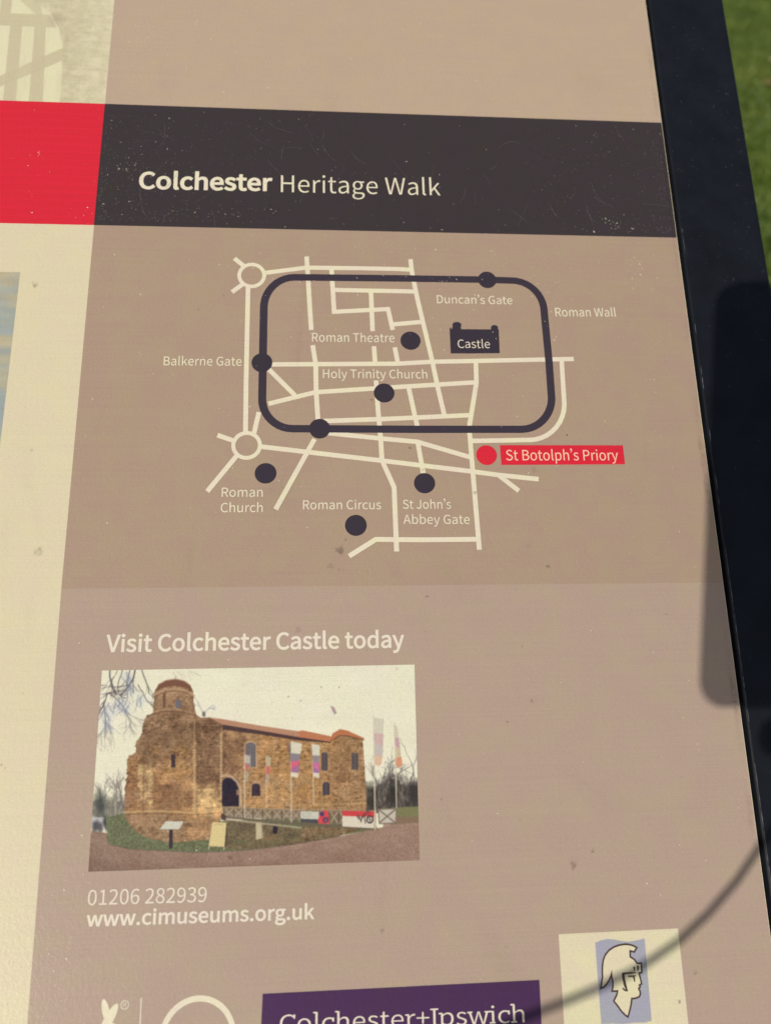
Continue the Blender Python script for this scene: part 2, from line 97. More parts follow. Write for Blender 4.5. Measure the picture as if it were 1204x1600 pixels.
FONT = {"+":[756,[327,160,327,257,362,160,428,160,393,160,428,257,428,455,428,358,521,455,704,455,615,455,704,486,704,549,704,518,615,549,428,549,521,549,428,650,428,848,428,747,393,848,327,848,362,848,327,747,327,549,327,650,237,549,51,549,144,549,51,518,51,455,51,486,144,455,327,455,237,455,327,358]],".":[379,[191,-19,140,-19,237,-19,280,78,280,19,280,132,191,171,237,171,140,171,101,78,101,132,101,19]],"0":[756,[377,-19,187,-19,568,-19,689,502,689,156,689,848,377,1016,568,1016,187,1016,70,502,70,848,70,156],[377,82,490,82,265,82,187,502,187,210,187,794,377,918,265,918,490,918,568,502,568,794,568,210]],"1":[756,[121,0,121,35,304,0,669,0,486,0,669,35,669,105,669,70,599,105,467,105,533,105,467,401,467,1000,467,700,436,1000,374,1000,405,1000,319,969,163,926,253,946,163,903,163,848,163,875,226,848,342,848,284,848,342,599,342,105,342,350,268,105,121,105,195,105,121,70]],"2":[756,[58,0,58,23,268,0,689,0,479,0,689,35,689,109,689,70,595,109,412,109,502,109,362,109,249,97,300,101,482,319,642,724,642,521,642,899,350,1016,529,1016,222,1016,54,872,136,957,78,848,128,802,101,825,183,868,335,914,253,914,459,914,518,720,518,833,518,545,58,74,374,346,58,51]],"3":[756,[358,-19,202,-19,537,-19,681,268,681,89,681,405,467,521,588,490,467,521,467,529,467,525,576,564,646,767,646,646,646,926,354,1016,521,1016,241,1016,78,899,152,965,97,872,144,817,121,844,198,875,350,914,268,914,455,914,518,759,518,852,518,650,241,568,451,568,241,533,241,471,241,502,475,471,553,272,553,393,553,156,350,86,471,86,237,86,105,198,163,140,82,175,39,121,62,148,105,47]],"6":[756,[409,-19,218,-19,564,-19,696,307,696,113,696,518,420,619,588,619,342,619,195,502,253,576,198,809,451,914,311,914,510,914,611,837,572,883,634,864,681,914,658,887,623,973,444,1016,549,1016,253,1016,78,479,78,868,78,148],[195,401,210,195,261,494,401,529,339,529,521,529,580,307,580,440,580,171,409,82,506,82,284,82]],"8":[756,[381,-19,195,-19,568,-19,693,241,693,97,693,377,525,502,615,451,525,506,525,510,525,506,584,556,658,751,658,646,658,903,385,1016,556,1016,230,1016,109,759,109,911,109,654,245,529,171,580,245,529,245,525,245,525,156,475,62,249,62,381,62,93],[451,541,518,603,331,588,222,759,222,642,222,856,381,922,292,922,490,922,553,743,553,844,553,669],[381,74,498,74,265,74,171,261,171,152,171,354,311,486,230,432,451,428,576,245,576,377,576,144]],"9":[756,[319,-19,210,-19,506,-19,681,541,681,136,681,860,346,1016,537,1016,191,1016,58,693,58,887,58,486,335,377,167,377,416,377,564,502,506,428,556,191,315,86,444,86,249,86,148,163,191,113,125,136,78,86,101,109,136,27],[564,603,549,809,498,510,354,471,424,471,237,471,179,693,179,560,179,829,346,918,249,918,475,918]],"A":[828,[4,0,117,335,47,0,132,0,89,0,163,101,230,304,198,202,350,304,595,304,471,304,626,202,689,0,658,101,735,0,821,0,778,0,708,335,482,1000,595,665,436,1000,342,1000,389,1000,230,665],[261,405,362,405,276,455,307,560,292,506,346,673,409,895,377,778,412,895,412,895,412,895,447,782,514,560,479,673,529,506,564,405,549,455,463,405]],"B":[895,[136,0,136,335,245,0,455,0,350,0,677,0,833,292,833,97,833,428,630,533,751,510,630,533,630,537,630,537,724,568,778,755,778,654,778,930,432,1000,634,1000,335,1000,136,1000,237,1000,136,665],[265,576,311,576,265,685,265,899,265,790,315,899,416,899,366,899,572,899,654,739,654,856,654,638,412,576,584,576,362,576],[265,101,323,101,265,226,265,479,265,350,323,479,436,479,377,479,615,479,708,296,708,420,708,163,436,101,611,101,377,101]],"C":[869,[514,-19,265,-19,642,-19,821,125,739,35,798,152,751,206,774,179,685,136,518,93,615,93,327,93,210,502,210,249,210,751,521,907,335,907,611,907,728,813,673,868,751,840,794,895,774,868,739,957,521,1016,642,1016,268,1016,78,498,78,821,78,175]],"D":[937,[136,0,136,335,222,0,393,0,307,0,693,0,856,502,856,187,856,821,385,1000,693,1000,304,1000,136,1000,222,1000,136,665],[265,105,300,105,265,370,265,895,265,630,300,895,377,895,339,895,611,895,728,502,728,755,728,249,377,105,611,105,339,105]],"G":[939,[529,-19,268,-19,665,-19,837,97,774,31,837,237,837,518,837,377,728,518,510,518,619,518,510,482,510,412,510,447,580,412,724,412,650,412,724,327,724,152,724,237,681,113,541,93,615,93,327,93,210,502,210,249,210,751,541,907,339,907,642,907,755,813,704,864,778,840,825,895,802,868,767,953,537,1016,677,1016,272,1016,78,498,78,821,78,175]],"H":[992,[136,0,136,335,179,0,265,0,222,0,265,156,265,471,265,315,416,471,728,471,572,471,728,315,728,0,728,156,770,0,856,0,813,0,856,335,856,1000,856,665,813,1000,728,1000,770,1000,728,860,728,580,728,720,572,580,265,580,416,580,265,720,265,1000,265,860,222,1000,136,1000,179,1000,136,665]],"I":[399,[136,0,136,335,179,0,265,0,222,0,265,335,265,1000,265,665,222,1000,136,1000,179,1000,136,665]],"J":[729,[323,-19,195,-19,518,-19,599,292,599,121,599,529,599,1000,599,763,556,1000,471,1000,514,1000,471,767,471,304,471,537,471,156,311,93,416,93,237,93,136,206,183,125,109,183,47,140,78,163,105,35]],"P":[862,[136,0,136,335,179,0,265,0,222,0,265,132,265,397,265,265,319,397,428,397,374,397,646,397,794,704,794,494,794,922,424,1000,646,1000,327,1000,136,1000,233,1000,136,665],[265,502,311,502,265,630,265,895,265,763,311,895,405,895,358,895,584,895,669,704,669,852,669,564,412,502,588,502,362,502]],"R":[865,[265,525,319,525,265,650,265,895,265,774,319,895,432,895,374,895,588,895,673,720,673,848,673,588,432,525,588,525,374,525],[685,0,603,140,732,0,829,0,778,0,743,144,572,436,658,292,708,471,798,720,798,564,798,926,451,1000,654,1000,346,1000,136,1000,241,1000,136,665,136,0,136,335,179,0,265,0,222,0,265,140,265,424,265,284,323,424,444,424,381,424,525,284]],"S":[812,[412,-19,272,-19,623,-19,755,265,755,109,755,412,549,533,665,482,502,553,405,595,451,572,327,626,241,763,241,665,241,848,428,907,315,907,518,907,654,813,591,872,677,840,720,895,696,868,650,965,428,1016,545,1016,245,1016,113,751,113,907,113,607,315,494,222,537,362,475,459,432,409,455,553,389,626,253,626,358,626,160,416,93,549,93,311,93,140,218,210,140,117,187,66,128,89,160,152,39]],"T":[816,[346,0,346,296,385,0,471,0,428,0,471,296,471,891,471,595,572,891,774,891,673,891,774,926,774,1000,774,965,529,1000,43,1000,288,1000,43,965,43,891,43,926,144,891,346,891,245,891,346,595]],"V":[783,[319,0,214,335,370,0,467,0,416,0,572,335,782,1000,677,665,739,1000,654,1000,696,1000,603,817,494,459,549,638,459,342,397,128,436,245,397,128,393,128,393,128,354,245,296,459,331,342,241,638,132,1000,187,817,89,1000,0,1000,47,1000,109,665]],"W":[1196,[245,0,175,335,296,0,397,0,346,0,447,202,545,603,494,401,560,681,595,829,580,755,595,829,599,829,599,829,619,755,650,603,630,681,700,401,802,0,751,202,852,0,953,0,903,0,1023,335,1160,1000,1089,665,1121,1000,1039,1000,1078,1000,1004,817,930,455,969,638,914,346,875,132,895,241,875,132,868,132,872,132,844,241,798,455,821,350,751,638,658,1000,704,817,623,1000,545,1000,584,1000,498,817,405,455,451,638,381,346,335,132,358,241,335,132,331,132,331,132,307,241,268,455,292,346,233,638,163,1000,198,817,121,1000,35,1000,78,1000,105,665]],"a":[767,[296,-19,171,-19,385,-19,541,89,471,31,541,89,545,89,545,89,549,58,556,0,553,31,591,0,658,0,623,0,658,152,658,455,658,304,658,638,401,759,584,759,280,759,113,661,179,704,128,634,160,576,144,603,218,615,381,654,296,654,502,654,533,467,533,564,218,432,82,191,82,354,82,58],[331,82,401,82,257,82,198,198,198,117,198,296,533,385,284,358,533,315,533,179,533,249,463,117]],"b":[842,[451,-19,381,-19,619,-19,774,381,774,128,774,611,479,759,669,759,397,759,245,654,315,712,245,700,249,786,249,743,249,887,249,1086,249,984,210,1086,125,1086,167,1086,125,724,125,0,125,362,160,0,226,0,191,0,230,27,237,78,233,51,237,78,241,78,241,78,304,19],[432,86,553,86,381,86,249,163,315,105,249,292,249,553,249,424,319,619,447,654,385,654,588,654,642,381,642,545,642,198]],"c":[695,[416,-19,222,-19,506,-19,658,74,591,19,638,101,603,160,619,132,556,117,428,86,494,86,292,86,198,370,198,198,198,541,432,654,296,654,490,654,580,591,537,626,599,619,642,673,623,646,591,720,428,759,521,759,237,759,70,370,70,615,70,125]],"d":[845,[377,-19,191,-19,467,-19,603,86,545,31,603,86,607,86,603,86,611,58,619,0,615,27,650,0,720,0,685,0,720,362,720,1086,720,724,677,1086,595,1086,634,1086,595,988,595,802,595,895,595,759,599,673,599,716,537,728,393,759,479,759,222,759,74,370,74,611,74,125],[405,86,471,86,276,86,198,370,198,191,198,541,412,654,296,654,475,654,595,576,533,630,595,447,595,187,595,319,533,121]],"e":[755,[424,-19,226,-19,525,-19,669,58,603,16,654,86,623,140,638,113,568,105,440,82,510,82,300,82,195,342,202,183,358,342,693,342,525,342,696,358,696,412,696,385,696,623,401,759,591,759,233,759,70,370,70,611,70,125],[191,428,323,428,206,576,405,658,300,658,521,658,588,428,588,580,455,428]],"g":[768,[374,-342,195,-342,603,-342,751,-86,751,-222,751,39,490,89,661,89,444,89,346,89,393,89,245,89,218,171,218,125,218,214,265,261,237,237,296,245,374,233,339,233,525,233,646,490,646,335,646,556,584,646,619,611,634,646,735,646,685,646,735,677,735,739,735,708,650,739,479,739,564,739,451,751,374,759,416,759,226,759,97,494,97,658,97,405,195,296,144,335,195,296,195,292,195,292,156,265,113,152,113,214,113,93,179,31,140,54,179,27,179,23,179,27,109,-19,70,-144,70,-78,70,-268],[374,319,459,319,288,319,218,494,218,385,218,603,374,669,288,669,463,669,533,494,533,603,533,385],[393,-253,537,-253,257,-253,179,-125,179,-206,179,-82,253,0,198,-39,288,-8,350,-12,323,-12,393,-12,479,-12,436,-12,576,-12,626,-105,626,-35,626,-183]],"h":[827,[125,0,125,362,167,0,249,0,210,0,249,179,249,537,249,358,323,611,451,650,377,650,549,650,591,451,591,591,591,300,591,0,591,152,634,0,716,0,677,0,716,156,716,467,716,311,716,658,490,759,646,759,389,759,245,634,315,704,245,685,249,786,249,735,249,887,249,1086,249,984,210,1086,125,1086,167,1086,125,724]],"i":[375,[125,0,125,245,167,0,249,0,210,0,249,245,249,739,249,494,210,739,125,739,167,739,125,494],[187,891,140,891,237,891,272,977,272,926,272,1023,187,1054,237,1054,140,1054,105,977,105,1023,105,926]],"k":[752,[125,0,125,362,167,0,249,0,206,0,249,66,249,195,249,128,296,249,385,358,342,304,459,237,603,0,533,121,650,0,739,0,693,0,646,148,459,440,553,296,541,541,704,739,623,642,658,739,568,739,615,739,463,611,253,350,358,479,253,350,249,350,249,350,249,595,249,1086,249,840,206,1086,125,1086,167,1086,125,724]],"l":[387,[257,-19,163,-19,292,-19,327,-8,311,-12,323,23,311,89,315,58,296,86,284,86,292,86,265,86,249,140,249,101,249,455,249,1086,249,770,210,1086,125,1086,167,1086,125,770,125,148,125,459,125,43]],"m":[1261,[125,0,125,245,167,0,249,0,210,0,249,179,249,537,249,358,319,615,436,650,381,650,529,650,572,451,572,591,572,300,572,0,572,152,615,0,696,0,658,0,696,179,696,537,696,358,767,615,883,650,829,650,977,650,1023,451,1023,591,1023,300,1023,0,1023,152,1062,0,1144,0,1105,0,1144,156,1144,467,1144,311,1144,658,922,759,1074,759,833,759,677,619,755,700,646,704,471,759,588,759,385,759,241,630,307,704,241,630,241,630,241,630,237,669,226,739,233,704,195,739,125,739,160,739,125,494]],"n":[831,[125,0,125,245,167,0,249,0,210,0,249,179,249,537,249,358,323,611,451,650,377,650,549,650,591,451,591,591,591,300,591,0,591,152,634,0,716,0,677,0,716,156,716,467,716,311,716,658,490,759,646,759,389,759,241,630,311,704,241,630,241,630,241,630,237,669,226,739,233,704,195,739,125,739,160,739,125,494]],"o":[826,[412,-19,233,-19,595,-19,755,370,755,125,755,615,412,759,595,759,233,759,70,370,70,615,70,125],[412,86,541,86,284,86,198,370,198,198,198,541,412,654,284,654,541,654,626,370,626,541,626,198]],"p":[845,[125,-311,125,39,167,-311,249,-311,210,-311,249,-230,249,-62,249,-144,249,-19,245,70,249,23,315,12,451,-19,385,-19,619,-19,774,381,774,128,774,611,479,759,669,759,393,759,241,654,307,708,241,654,241,654,241,654,237,681,226,739,233,712,195,739,125,739,160,739,125,389],[432,86,553,86,381,86,249,163,315,105,249,292,249,553,249,424,323,619,447,654,385,654,588,654,642,381,642,545,642,198]],"r":[529,[125,0,125,245,167,0,249,0,210,0,249,160,249,475,249,315,300,599,436,646,374,646,467,646,510,634,482,642,518,669,533,743,525,708,510,755,451,759,486,759,370,759,241,603,296,700,241,603,241,603,241,603,237,650,226,739,233,696,195,739,125,739,160,739,125,494]],"s":[638,[319,-19,214,-19,494,-19,588,202,588,82,588,342,362,428,471,385,280,459,202,556,202,486,202,615,342,661,245,661,405,661,510,595,459,634,529,623,568,673,549,650,514,720,339,759,432,759,179,759,86,549,86,665,86,424,300,335,195,374,381,304,467,195,467,268,467,132,323,78,420,78,233,78,105,167,167,113,82,140,43,86,62,113,113,27]],"t":[514,[358,-19,198,-19,405,-19,494,8,451,-4,486,43,471,105,479,74,444,93,385,82,412,82,300,82,272,226,272,136,272,362,272,638,272,502,339,638,471,638,405,638,471,673,471,739,471,704,405,739,272,739,339,739,272,809,272,949,272,879,237,949,167,949,202,949,163,879,156,739,160,809,117,739,35,732,74,735,35,700,35,638,35,669,74,638,148,638,109,638,148,502,148,230,148,366,148,82]],"u":[827,[342,-19,187,-19,444,-19,588,117,518,35,588,117,591,117,588,117,591,78,599,0,595,39,634,0,704,0,669,0,704,245,704,739,704,494,661,739,580,739,619,739,580,564,580,214,580,389,510,128,377,89,455,89,280,89,241,288,241,148,241,436,241,739,241,588,198,739,113,739,156,739,113,584,113,272,113,428,113,82]],"w":[1093,[241,0,175,245,292,0,385,0,339,0,420,132,490,397,455,265,510,467,541,611,525,537,545,611,549,611,549,611,568,537,599,401,580,467,634,265,704,0,669,132,755,0,856,0,805,0,922,245,1058,739,992,494,1016,739,938,739,977,739,903,595,829,311,864,455,813,241,786,105,802,175,782,105,778,105,782,105,759,175,728,311,743,241,689,455,611,739,650,595,568,739,490,739,529,739,451,595,374,311,412,455,354,241,323,105,339,175,323,105,319,105,319,105,304,175,272,311,288,241,237,455,163,739,198,595,121,739,35,739,78,739,105,494]],"y":[710,[136,-319,105,-319,284,-319,412,-62,362,-206,506,206,693,739,599,471,650,739,572,739,611,739,525,603,436,331,482,467,416,265,377,121,397,187,374,121,370,121,374,121,346,191,296,331,319,265,245,467,148,739,198,603,105,739,19,739,62,739,117,494,315,0,214,245,307,-19,300,-58,304,-39,268,-148,132,-218,214,-218,113,-218,74,-206,89,-210,66,-237,51,-304,58,-272,74,-315]],"\u2019":[313,[64,817,138,852,72,798,91,763,84,782,181,805,263,1019,263,899,263,1093,154,1148,212,1148,95,1148,60,1058,60,1105,60,1012,150,973,95,973,161,973,185,984,177,977,185,922]]," ":[305]}

# ------------------------------------------------------------------ helpers
def lin(c):
    c = np.asarray(c, float) / 255
    return np.where(c <= 0.04045, c / 12.92, ((c + 0.055) / 1.055) ** 2.4)
GAIN = np.array((0.80, 0.84, 0.86))          # reflectance of an ink whose sunlit colour is known
VEIL = 0.012
def ink(r, g, b):
    return tuple(np.clip((lin((r, g, b)) - VEIL) * GAIN, 0.003, 0.9))

def node_mat(name):
    m = bpy.data.materials.new(name)
    m.use_nodes = True
    nt = m.node_tree
    return m, nt, nt.nodes['Principled BSDF']

def noise(nt, vec, scale, detail=2.0, rough=0.5, stretch=None):
    if stretch:
        mp = nt.nodes.new('ShaderNodeMapping')
        mp.inputs['Scale'].default_value = stretch
        nt.links.new(vec, mp.inputs[0])
        vec = mp.outputs[0]
    n = nt.nodes.new('ShaderNodeTexNoise')
    n.inputs['Scale'].default_value = scale
    n.inputs['Detail'].default_value = detail
    n.inputs['Roughness'].default_value = rough
    nt.links.new(vec, n.inputs['Vector'])
    return n

def math_node(nt, op, a, b=None):
    n = nt.nodes.new('ShaderNodeMath')
    n.operation = op
    for i, v in enumerate((a, b)):
        if v is None:
            continue
        if isinstance(v, (int, float)):
            n.inputs[i].default_value = v
        else:
            nt.links.new(v, n.inputs[i])
    return n.outputs[0]

def laminate(name, rgb=None, lines=0.0, mottle=0.05, attribute=None, rough=0.28, spec=0.20):
    """print under a clear textured film: every ink shares the film's relief"""
    m, nt, p = node_mat(name)
    tc = nt.nodes.new('ShaderNodeTexCoord').outputs['Object']
    # colour
    if attribute:
        a = nt.nodes.new('ShaderNodeAttribute')
        a.attribute_name = attribute
        col = a.outputs['Color']
    else:
        c = nt.nodes.new('ShaderNodeRGB')
        c.outputs[0].default_value = (*rgb, 1)
        col = c.outputs[0]
    # faded, slightly pink and yellow patches in the ink
    n1 = noise(nt, tc, 40, 3, 0.6)
    n2 = noise(nt, tc, 75, 3, 0.6, (1.0, 1.2, 1.0))
    grain = noise(nt, tc, 1900, 1, 0.5, (0.55, 1.5, 1.0))
    weave = noise(nt, tc, 700, 1, 0.5, (0.02, 3.0, 1.0))
    v = math_node(nt, 'SUBTRACT', n1.outputs[0], 0.5)
    v = math_node(nt, 'MULTIPLY', v, mottle * 1.2)
    g = math_node(nt, 'MULTIPLY', math_node(nt, 'SUBTRACT', grain.outputs[0], 0.5), 0.22)
    w = math_node(nt, 'MULTIPLY', math_node(nt, 'SUBTRACT', weave.outputs[0], 0.5), 0.10 + lines)
    tot = math_node(nt, 'ADD', math_node(nt, 'ADD', v, g), math_node(nt, 'ADD', w, 1.0))
    if lines:
        sx = nt.nodes.new('ShaderNodeSeparateXYZ')
        nt.links.new(tc, sx.inputs[0])
        ph = math_node(nt, 'FRACT', math_node(nt, 'MULTIPLY', sx.outputs[1], 1000 / 3.9))
        band = math_node(nt, 'LESS_THAN', ph, 0.16)
        tot = math_node(nt, 'ADD', tot, math_node(nt, 'MULTIPLY', band, lines * 0.9))
    sc = nt.nodes.new('ShaderNodeVectorMath')
    sc.operation = 'SCALE'
    nt.links.new(col, sc.inputs[0])
    nt.links.new(tot, sc.inputs['Scale'])
    tint = nt.nodes.new('ShaderNodeMix')
    tint.data_type = 'RGBA'
    tint.blend_type = 'MULTIPLY'
    tint.inputs['Factor'].default_value = 1.0
    ramp = nt.nodes.new('ShaderNodeValToRGB')
    k = mottle
    ramp.color_ramp.elements[0].position = 0.36
    ramp.color_ramp.elements[0].color = (1.0, 1.0 - 0.1 * k, 1.0 - 1.2 * k, 1)
    ramp.color_ramp.elements[1].position = 0.60
    ramp.color_ramp.elements[1].color = (1.0, 1.0 - 1.2 * k, 1.0, 1)
    nt.links.new(n2.outputs[0], ramp.inputs[0])
    nt.links.new(sc.outputs[0], tint.inputs['A'])
    nt.links.new(ramp.outputs[0], tint.inputs['B'])
    nt.links.new(tint.outputs['Result'], p.inputs['Base Color'])
    # film relief
    b1 = noise(nt, tc, 620, 2, 0.55, (1.25, 0.8, 1.0))
    b2 = noise(nt, tc, 1500, 1, 0.5)
    hgt = math_node(nt, 'ADD', b1.outputs[0], math_node(nt, 'MULTIPLY', b2.outputs[0], 0.4))
    bp = nt.nodes.new('ShaderNodeBump')
    bp.inputs['Strength'].default_value = 1.0
    bp.inputs['Distance'].default_value = 0.000055
    nt.links.new(hgt, bp.inputs['Height'])
    nt.links.new(bp.outputs[0], p.inputs['Normal'])
    p.inputs['Roughness'].default_value = rough
    p.inputs['Specular IOR Level'].default_value = spec
    return m

def plain(name, rgb, rough=0.6, spec=0.5, var=0.15, scale=40, bump=0.0, bscale=800):
    m, nt, p = node_mat(name)
    tc = nt.nodes.new('ShaderNodeTexCoord').outputs['Object']
    n = noise(nt, tc, scale, 4, 0.6)
    r = nt.nodes.new('ShaderNodeValToRGB')
    r.color_ramp.elements[0].position = 0.3
    r.color_ramp.elements[1].position = 0.7
    r.color_ramp.elements[0].color = (*[c * (1 - var) for c in rgb], 1)
    r.color_ramp.elements[1].color = (*[c * (1 + var) for c in rgb], 1)
    nt.links.new(n.outputs[0], r.inputs[0])
    nt.links.new(r.outputs[0], p.inputs['Base Color'])
    p.inputs['Roughness'].default_value = rough
    p.inputs['Specular IOR Level'].default_value = spec
    if bump:
        b = noise(nt, tc, bscale, 2)
        bp = nt.nodes.new('ShaderNodeBump')
        bp.inputs['Distance'].default_value = bump
        nt.links.new(b.outputs[0], bp.inputs['Height'])
        nt.links.new(bp.outputs[0], p.inputs['Normal'])
    return m

M_CREAM = laminate('cream_print', ink(225, 213, 180), mottle=0.03)
M_BEIGE = laminate('beige_print', ink(193, 171, 148), mottle=0.035)
M_BEIGE_LOW = laminate('lower_beige_print', ink(184, 163, 145), mottle=0.04)
M_MAP = laminate('map_beige_print', ink(178, 155, 134), mottle=0.04)
M_DARK = laminate('charcoal_print', ink(72, 66, 67), mottle=0.05)
M_RED = laminate('red_print', ink(222, 56, 70), lines=0.05, mottle=0.03)
M_ROAD = laminate('road_print', ink(235, 226, 198), mottle=0.05)
M_WALLP = laminate('wall_line_print', ink(73, 67, 75), mottle=0.06)
M_MARK = laminate('marker_print', ink(70, 64, 72), mottle=0.05)
M_LETTER = laminate('cream_lettering', ink(236, 227, 199), mottle=0.04)
M_LETTER_SOFT = laminate('faded_lettering', ink(236, 226, 206), mottle=0.04)
M_LETTER_RED = laminate('pale_orange_lettering', ink(250, 206, 176), mottle=0.04)
M_PURPLE = laminate('purple_print', ink(84, 60, 92), mottle=0.08)
M_CARD = laminate('card_print', ink(227, 218, 184), mottle=0.05)
M_BLUE = laminate('blue_grey_print', ink(170, 172, 182), mottle=0.05)
M_OUTLINE = laminate('brown_outline_print', ink(86, 72, 68), mottle=0.05)
M_PICTURE = laminate('picture_print', attribute='ink', mottle=0.02)
M_FRAME = plain('navy_powder_coat', (0.0078, 0.0094, 0.0130), 0.44, 0.24, 0.25, 60, 0.00001, 1500)
M_SEAL = plain('black_rubber', (0.006, 0.006, 0.006), 0.9, 0.1)
M_FLECK = plain('pale_glint', (0.85, 0.80, 0.68), 0.25, 0.8, 0.1, 900)
M_DUST = plain('grey_dust', (0.10, 0.105, 0.112), 0.8, 0.3, 0.3, 900)
M_DIRT = plain('dark_grime', (0.17, 0.14, 0.115), 0.8, 0.2, 0.35, 500)

def mesh_obj(name, verts, faces, mat, parent, smooth=False):
    me = bpy.data.meshes.new(name)
    me.from_pydata([tuple(v) for v in verts], [], [tuple(f) for f in faces])
    me.materials.append(mat)
    if smooth:
        me.polygons.foreach_set('use_smooth', [True] * len(me.polygons))
    me.update()
    o = bpy.data.objects.new(name, me)
    COL.objects.link(o)
    o.parent = parent
    return o

MM = 0.001
class Sheet:
    """flat print collected in millimetres at one height"""
    def __init__(s):
        s.v, s.f = [], []
    def poly(s, pts, z):
        b = len(s.v)
        s.v += [(x * MM, y * MM, z * MM) for x, y in pts]
        for t in tessellate_polygon([[Vector((x, y, 0)) for x, y in pts]]):
            a, c, d = (pts[i] for i in t)
            up = (c[0] - a[0]) * (d[1] - a[1]) - (c[1] - a[1]) * (d[0] - a[0]) > 0
            s.f.append(tuple(b + i for i in (t if up else t[::-1])))
        return s
    def stroke(s, pts, w, z, closed=False, taper=None):
        P = [Vector(p) for p in pts]
        n = len(P)
        L, R = [], []
        for i in range(n):
            a = P[i - 1] if (i > 0 or closed) else P[i]
            c = P[(i + 1) % n] if (i < n - 1 or closed) else P[i]
            d1 = (P[i] - a).normalized() if (P[i] - a).length > 1e-9 else (c - P[i]).normalized()
            d2 = (c - P[i]).normalized() if (c - P[i]).length > 1e-9 else d1
            n1 = Vector((-d1.y, d1.x)); n2 = Vector((-d2.y, d2.x))
            m = (n1 + n2)
            m = m.normalized() if m.length > 1e-6 else n1
            k = 1 / max(0.45, m.dot(n1))
            h = (w if taper is None else w * taper[i]) / 2
            L.append(P[i] + m * h * k); R.append(P[i] - m * h * k)
        b = len(s.v)
        for a, c in zip(L, R):
            s.v.append((a.x * MM, a.y * MM, z * MM)); s.v.append((c.x * MM, c.y * MM, z * MM))
        for i in range(n if closed else n - 1):
            j = (i + 1) % n
            s.f.append((b + 2 * i + 1, b + 2 * j + 1, b + 2 * j, b + 2 * i))
        return s
    def disc(s, c, r, z, n=48, inner=0.0):
        if inner:
            b = len(s.v)
            for i in range(n):
                t = 2 * math.pi * i / n
                for q in (r, inner):
                    s.v.append(((c[0] + q * math.cos(t)) * MM, (c[1] + q * math.sin(t)) * MM, z * MM))
            for i in range(n):
                j = (i + 1) % n
                s.f.append((b + 2 * i, b + 2 * j, b + 2 * j + 1, b + 2 * i + 1))
            return s
        return s.poly([(c[0] + r * math.cos(2 * math.pi * i / n), c[1] + r * math.sin(2 * math.pi * i / n)) for i in range(n)], z)
    def build(s, name, mat, parent, label=None):
        o = mesh_obj(name, s.v, s.f, mat, parent)
        if label:
            o['label'] = label
        return o

def box(bm, x0, x1, y0, y1, z0, z1):
    vs = [bm.verts.new((x, y, z)) for z in (z0, z1) for y in (y0, y1) for x in (x0, x1)]
    for f in ((0, 2, 3, 1), (4, 5, 7, 6), (0, 1, 5, 4), (2, 6, 7, 3), (0, 4, 6, 2), (1, 3, 7, 5)):
        bm.faces.new([vs[i] for i in f])

def box_obj(name, dims, mat, parent, bevel=0.0, seg=3):
    bm = bmesh.new()
    box(bm, *dims)
    if bevel:
        bmesh.ops.bevel(bm, geom=bm.edges[:], offset=bevel, segments=seg, affect='EDGES', profile=0.5)
    me = bpy.data.meshes.new(name)
    bm.to_mesh(me)
    bm.free()
    me.materials.append(mat)
    o = bpy.data.objects.new(name, me)
    COL.objects.link(o)
    o.parent = parent
    return o

def thing(name, label, cat, loc=(0, 0, 0), group=None):
    o = bpy.data.objects.new(name, None)
    o.empty_display_size = 0.05
    COL.objects.link(o)
    o.location = loc
    o['label'] = label
    o['category'] = cat
    if group:
        o['group'] = group
    return o

# lettering: outlines set glyph by glyph, fitted between two ends of a baseline
def layout(text):
    x, items, lo, hi = 0.0, [], None, None
    for ch in text:
        g = FONT[ch]
        if len(g) > 1:
            xs = [v for sp in g[1:] for v in sp[0::6]]
            if lo is None:
                lo = x + min(xs)
            hi = x + max(xs)
            items.append((ch, x))
        x += g[0]
    return items, lo, hi

def glyph_loops(ch, x, weight):
    """sampled outlines of one glyph in cap heights, pushed out by weight"""
    out = []
    for sp in FONT[ch][1:]:
        n = len(sp) // 6
        P = []
        for i in range(n):
            a, b = sp[6 * i:6 * i + 6], sp[6 * ((i + 1) % n):6 * ((i + 1) % n) + 6]
            p0, p1, p2, p3 = (a[0], a[1]), (a[4], a[5]), (b[2], b[3]), (b[0], b[1])
            chord = math.hypot(p3[0] - p0[0], p3[1] - p0[1])
            bow = abs((p1[0] - p0[0]) * (p3[1] - p0[1]) - (p1[1] - p0[1]) * (p3[0] - p0[0])) / max(chord, 1)
            k = 6 if bow > 6 else 1
            for q in range(k):
                t = q / k
                u = 1 - t
                P.append(tuple((x + (u * u * u * p0[c] + 3 * u * u * t * p1[c] + 3 * u * t * t * p2[c] + t * t * t * p3[c]) * 1.0 if c == 0 else
                                u * u * u * p0[c] + 3 * u * u * t * p1[c] + 3 * u * t * t * p2[c] + t * t * t * p3[c]) / 1000 for c in (0, 1)))
        Q = [p for i, p in enumerate(P) if math.dist(p, P[i - 1]) > 0.004]
        out.append(Q)
    area = lambda L: sum(L[i - 1][0] * L[i][1] - L[i][0] * L[i - 1][1] for i in range(len(L)))
    sgn = 1 if area(max(out, key=lambda L: abs(area(L)))) > 0 else -1
    if weight:
        new = []
        for L in out:
            m = len(L)
            R = []
            for i in range(m):
                a, b, c = Vector(L[i - 1]), Vector(L[i]), Vector(L[(i + 1) % m])
                d1, d2 = (b - a).normalized(), (c - b).normalized()
                n1, n2 = Vector((d1.y, -d1.x)) * sgn, Vector((d2.y, -d2.x)) * sgn
                h = n1 + n2
                h = h.normalized() if h.length > 0.05 else n1
                R.append(tuple(b + h * weight / max(0.6, h.dot(n1))))
            new.append(R)
        out = new
    return out

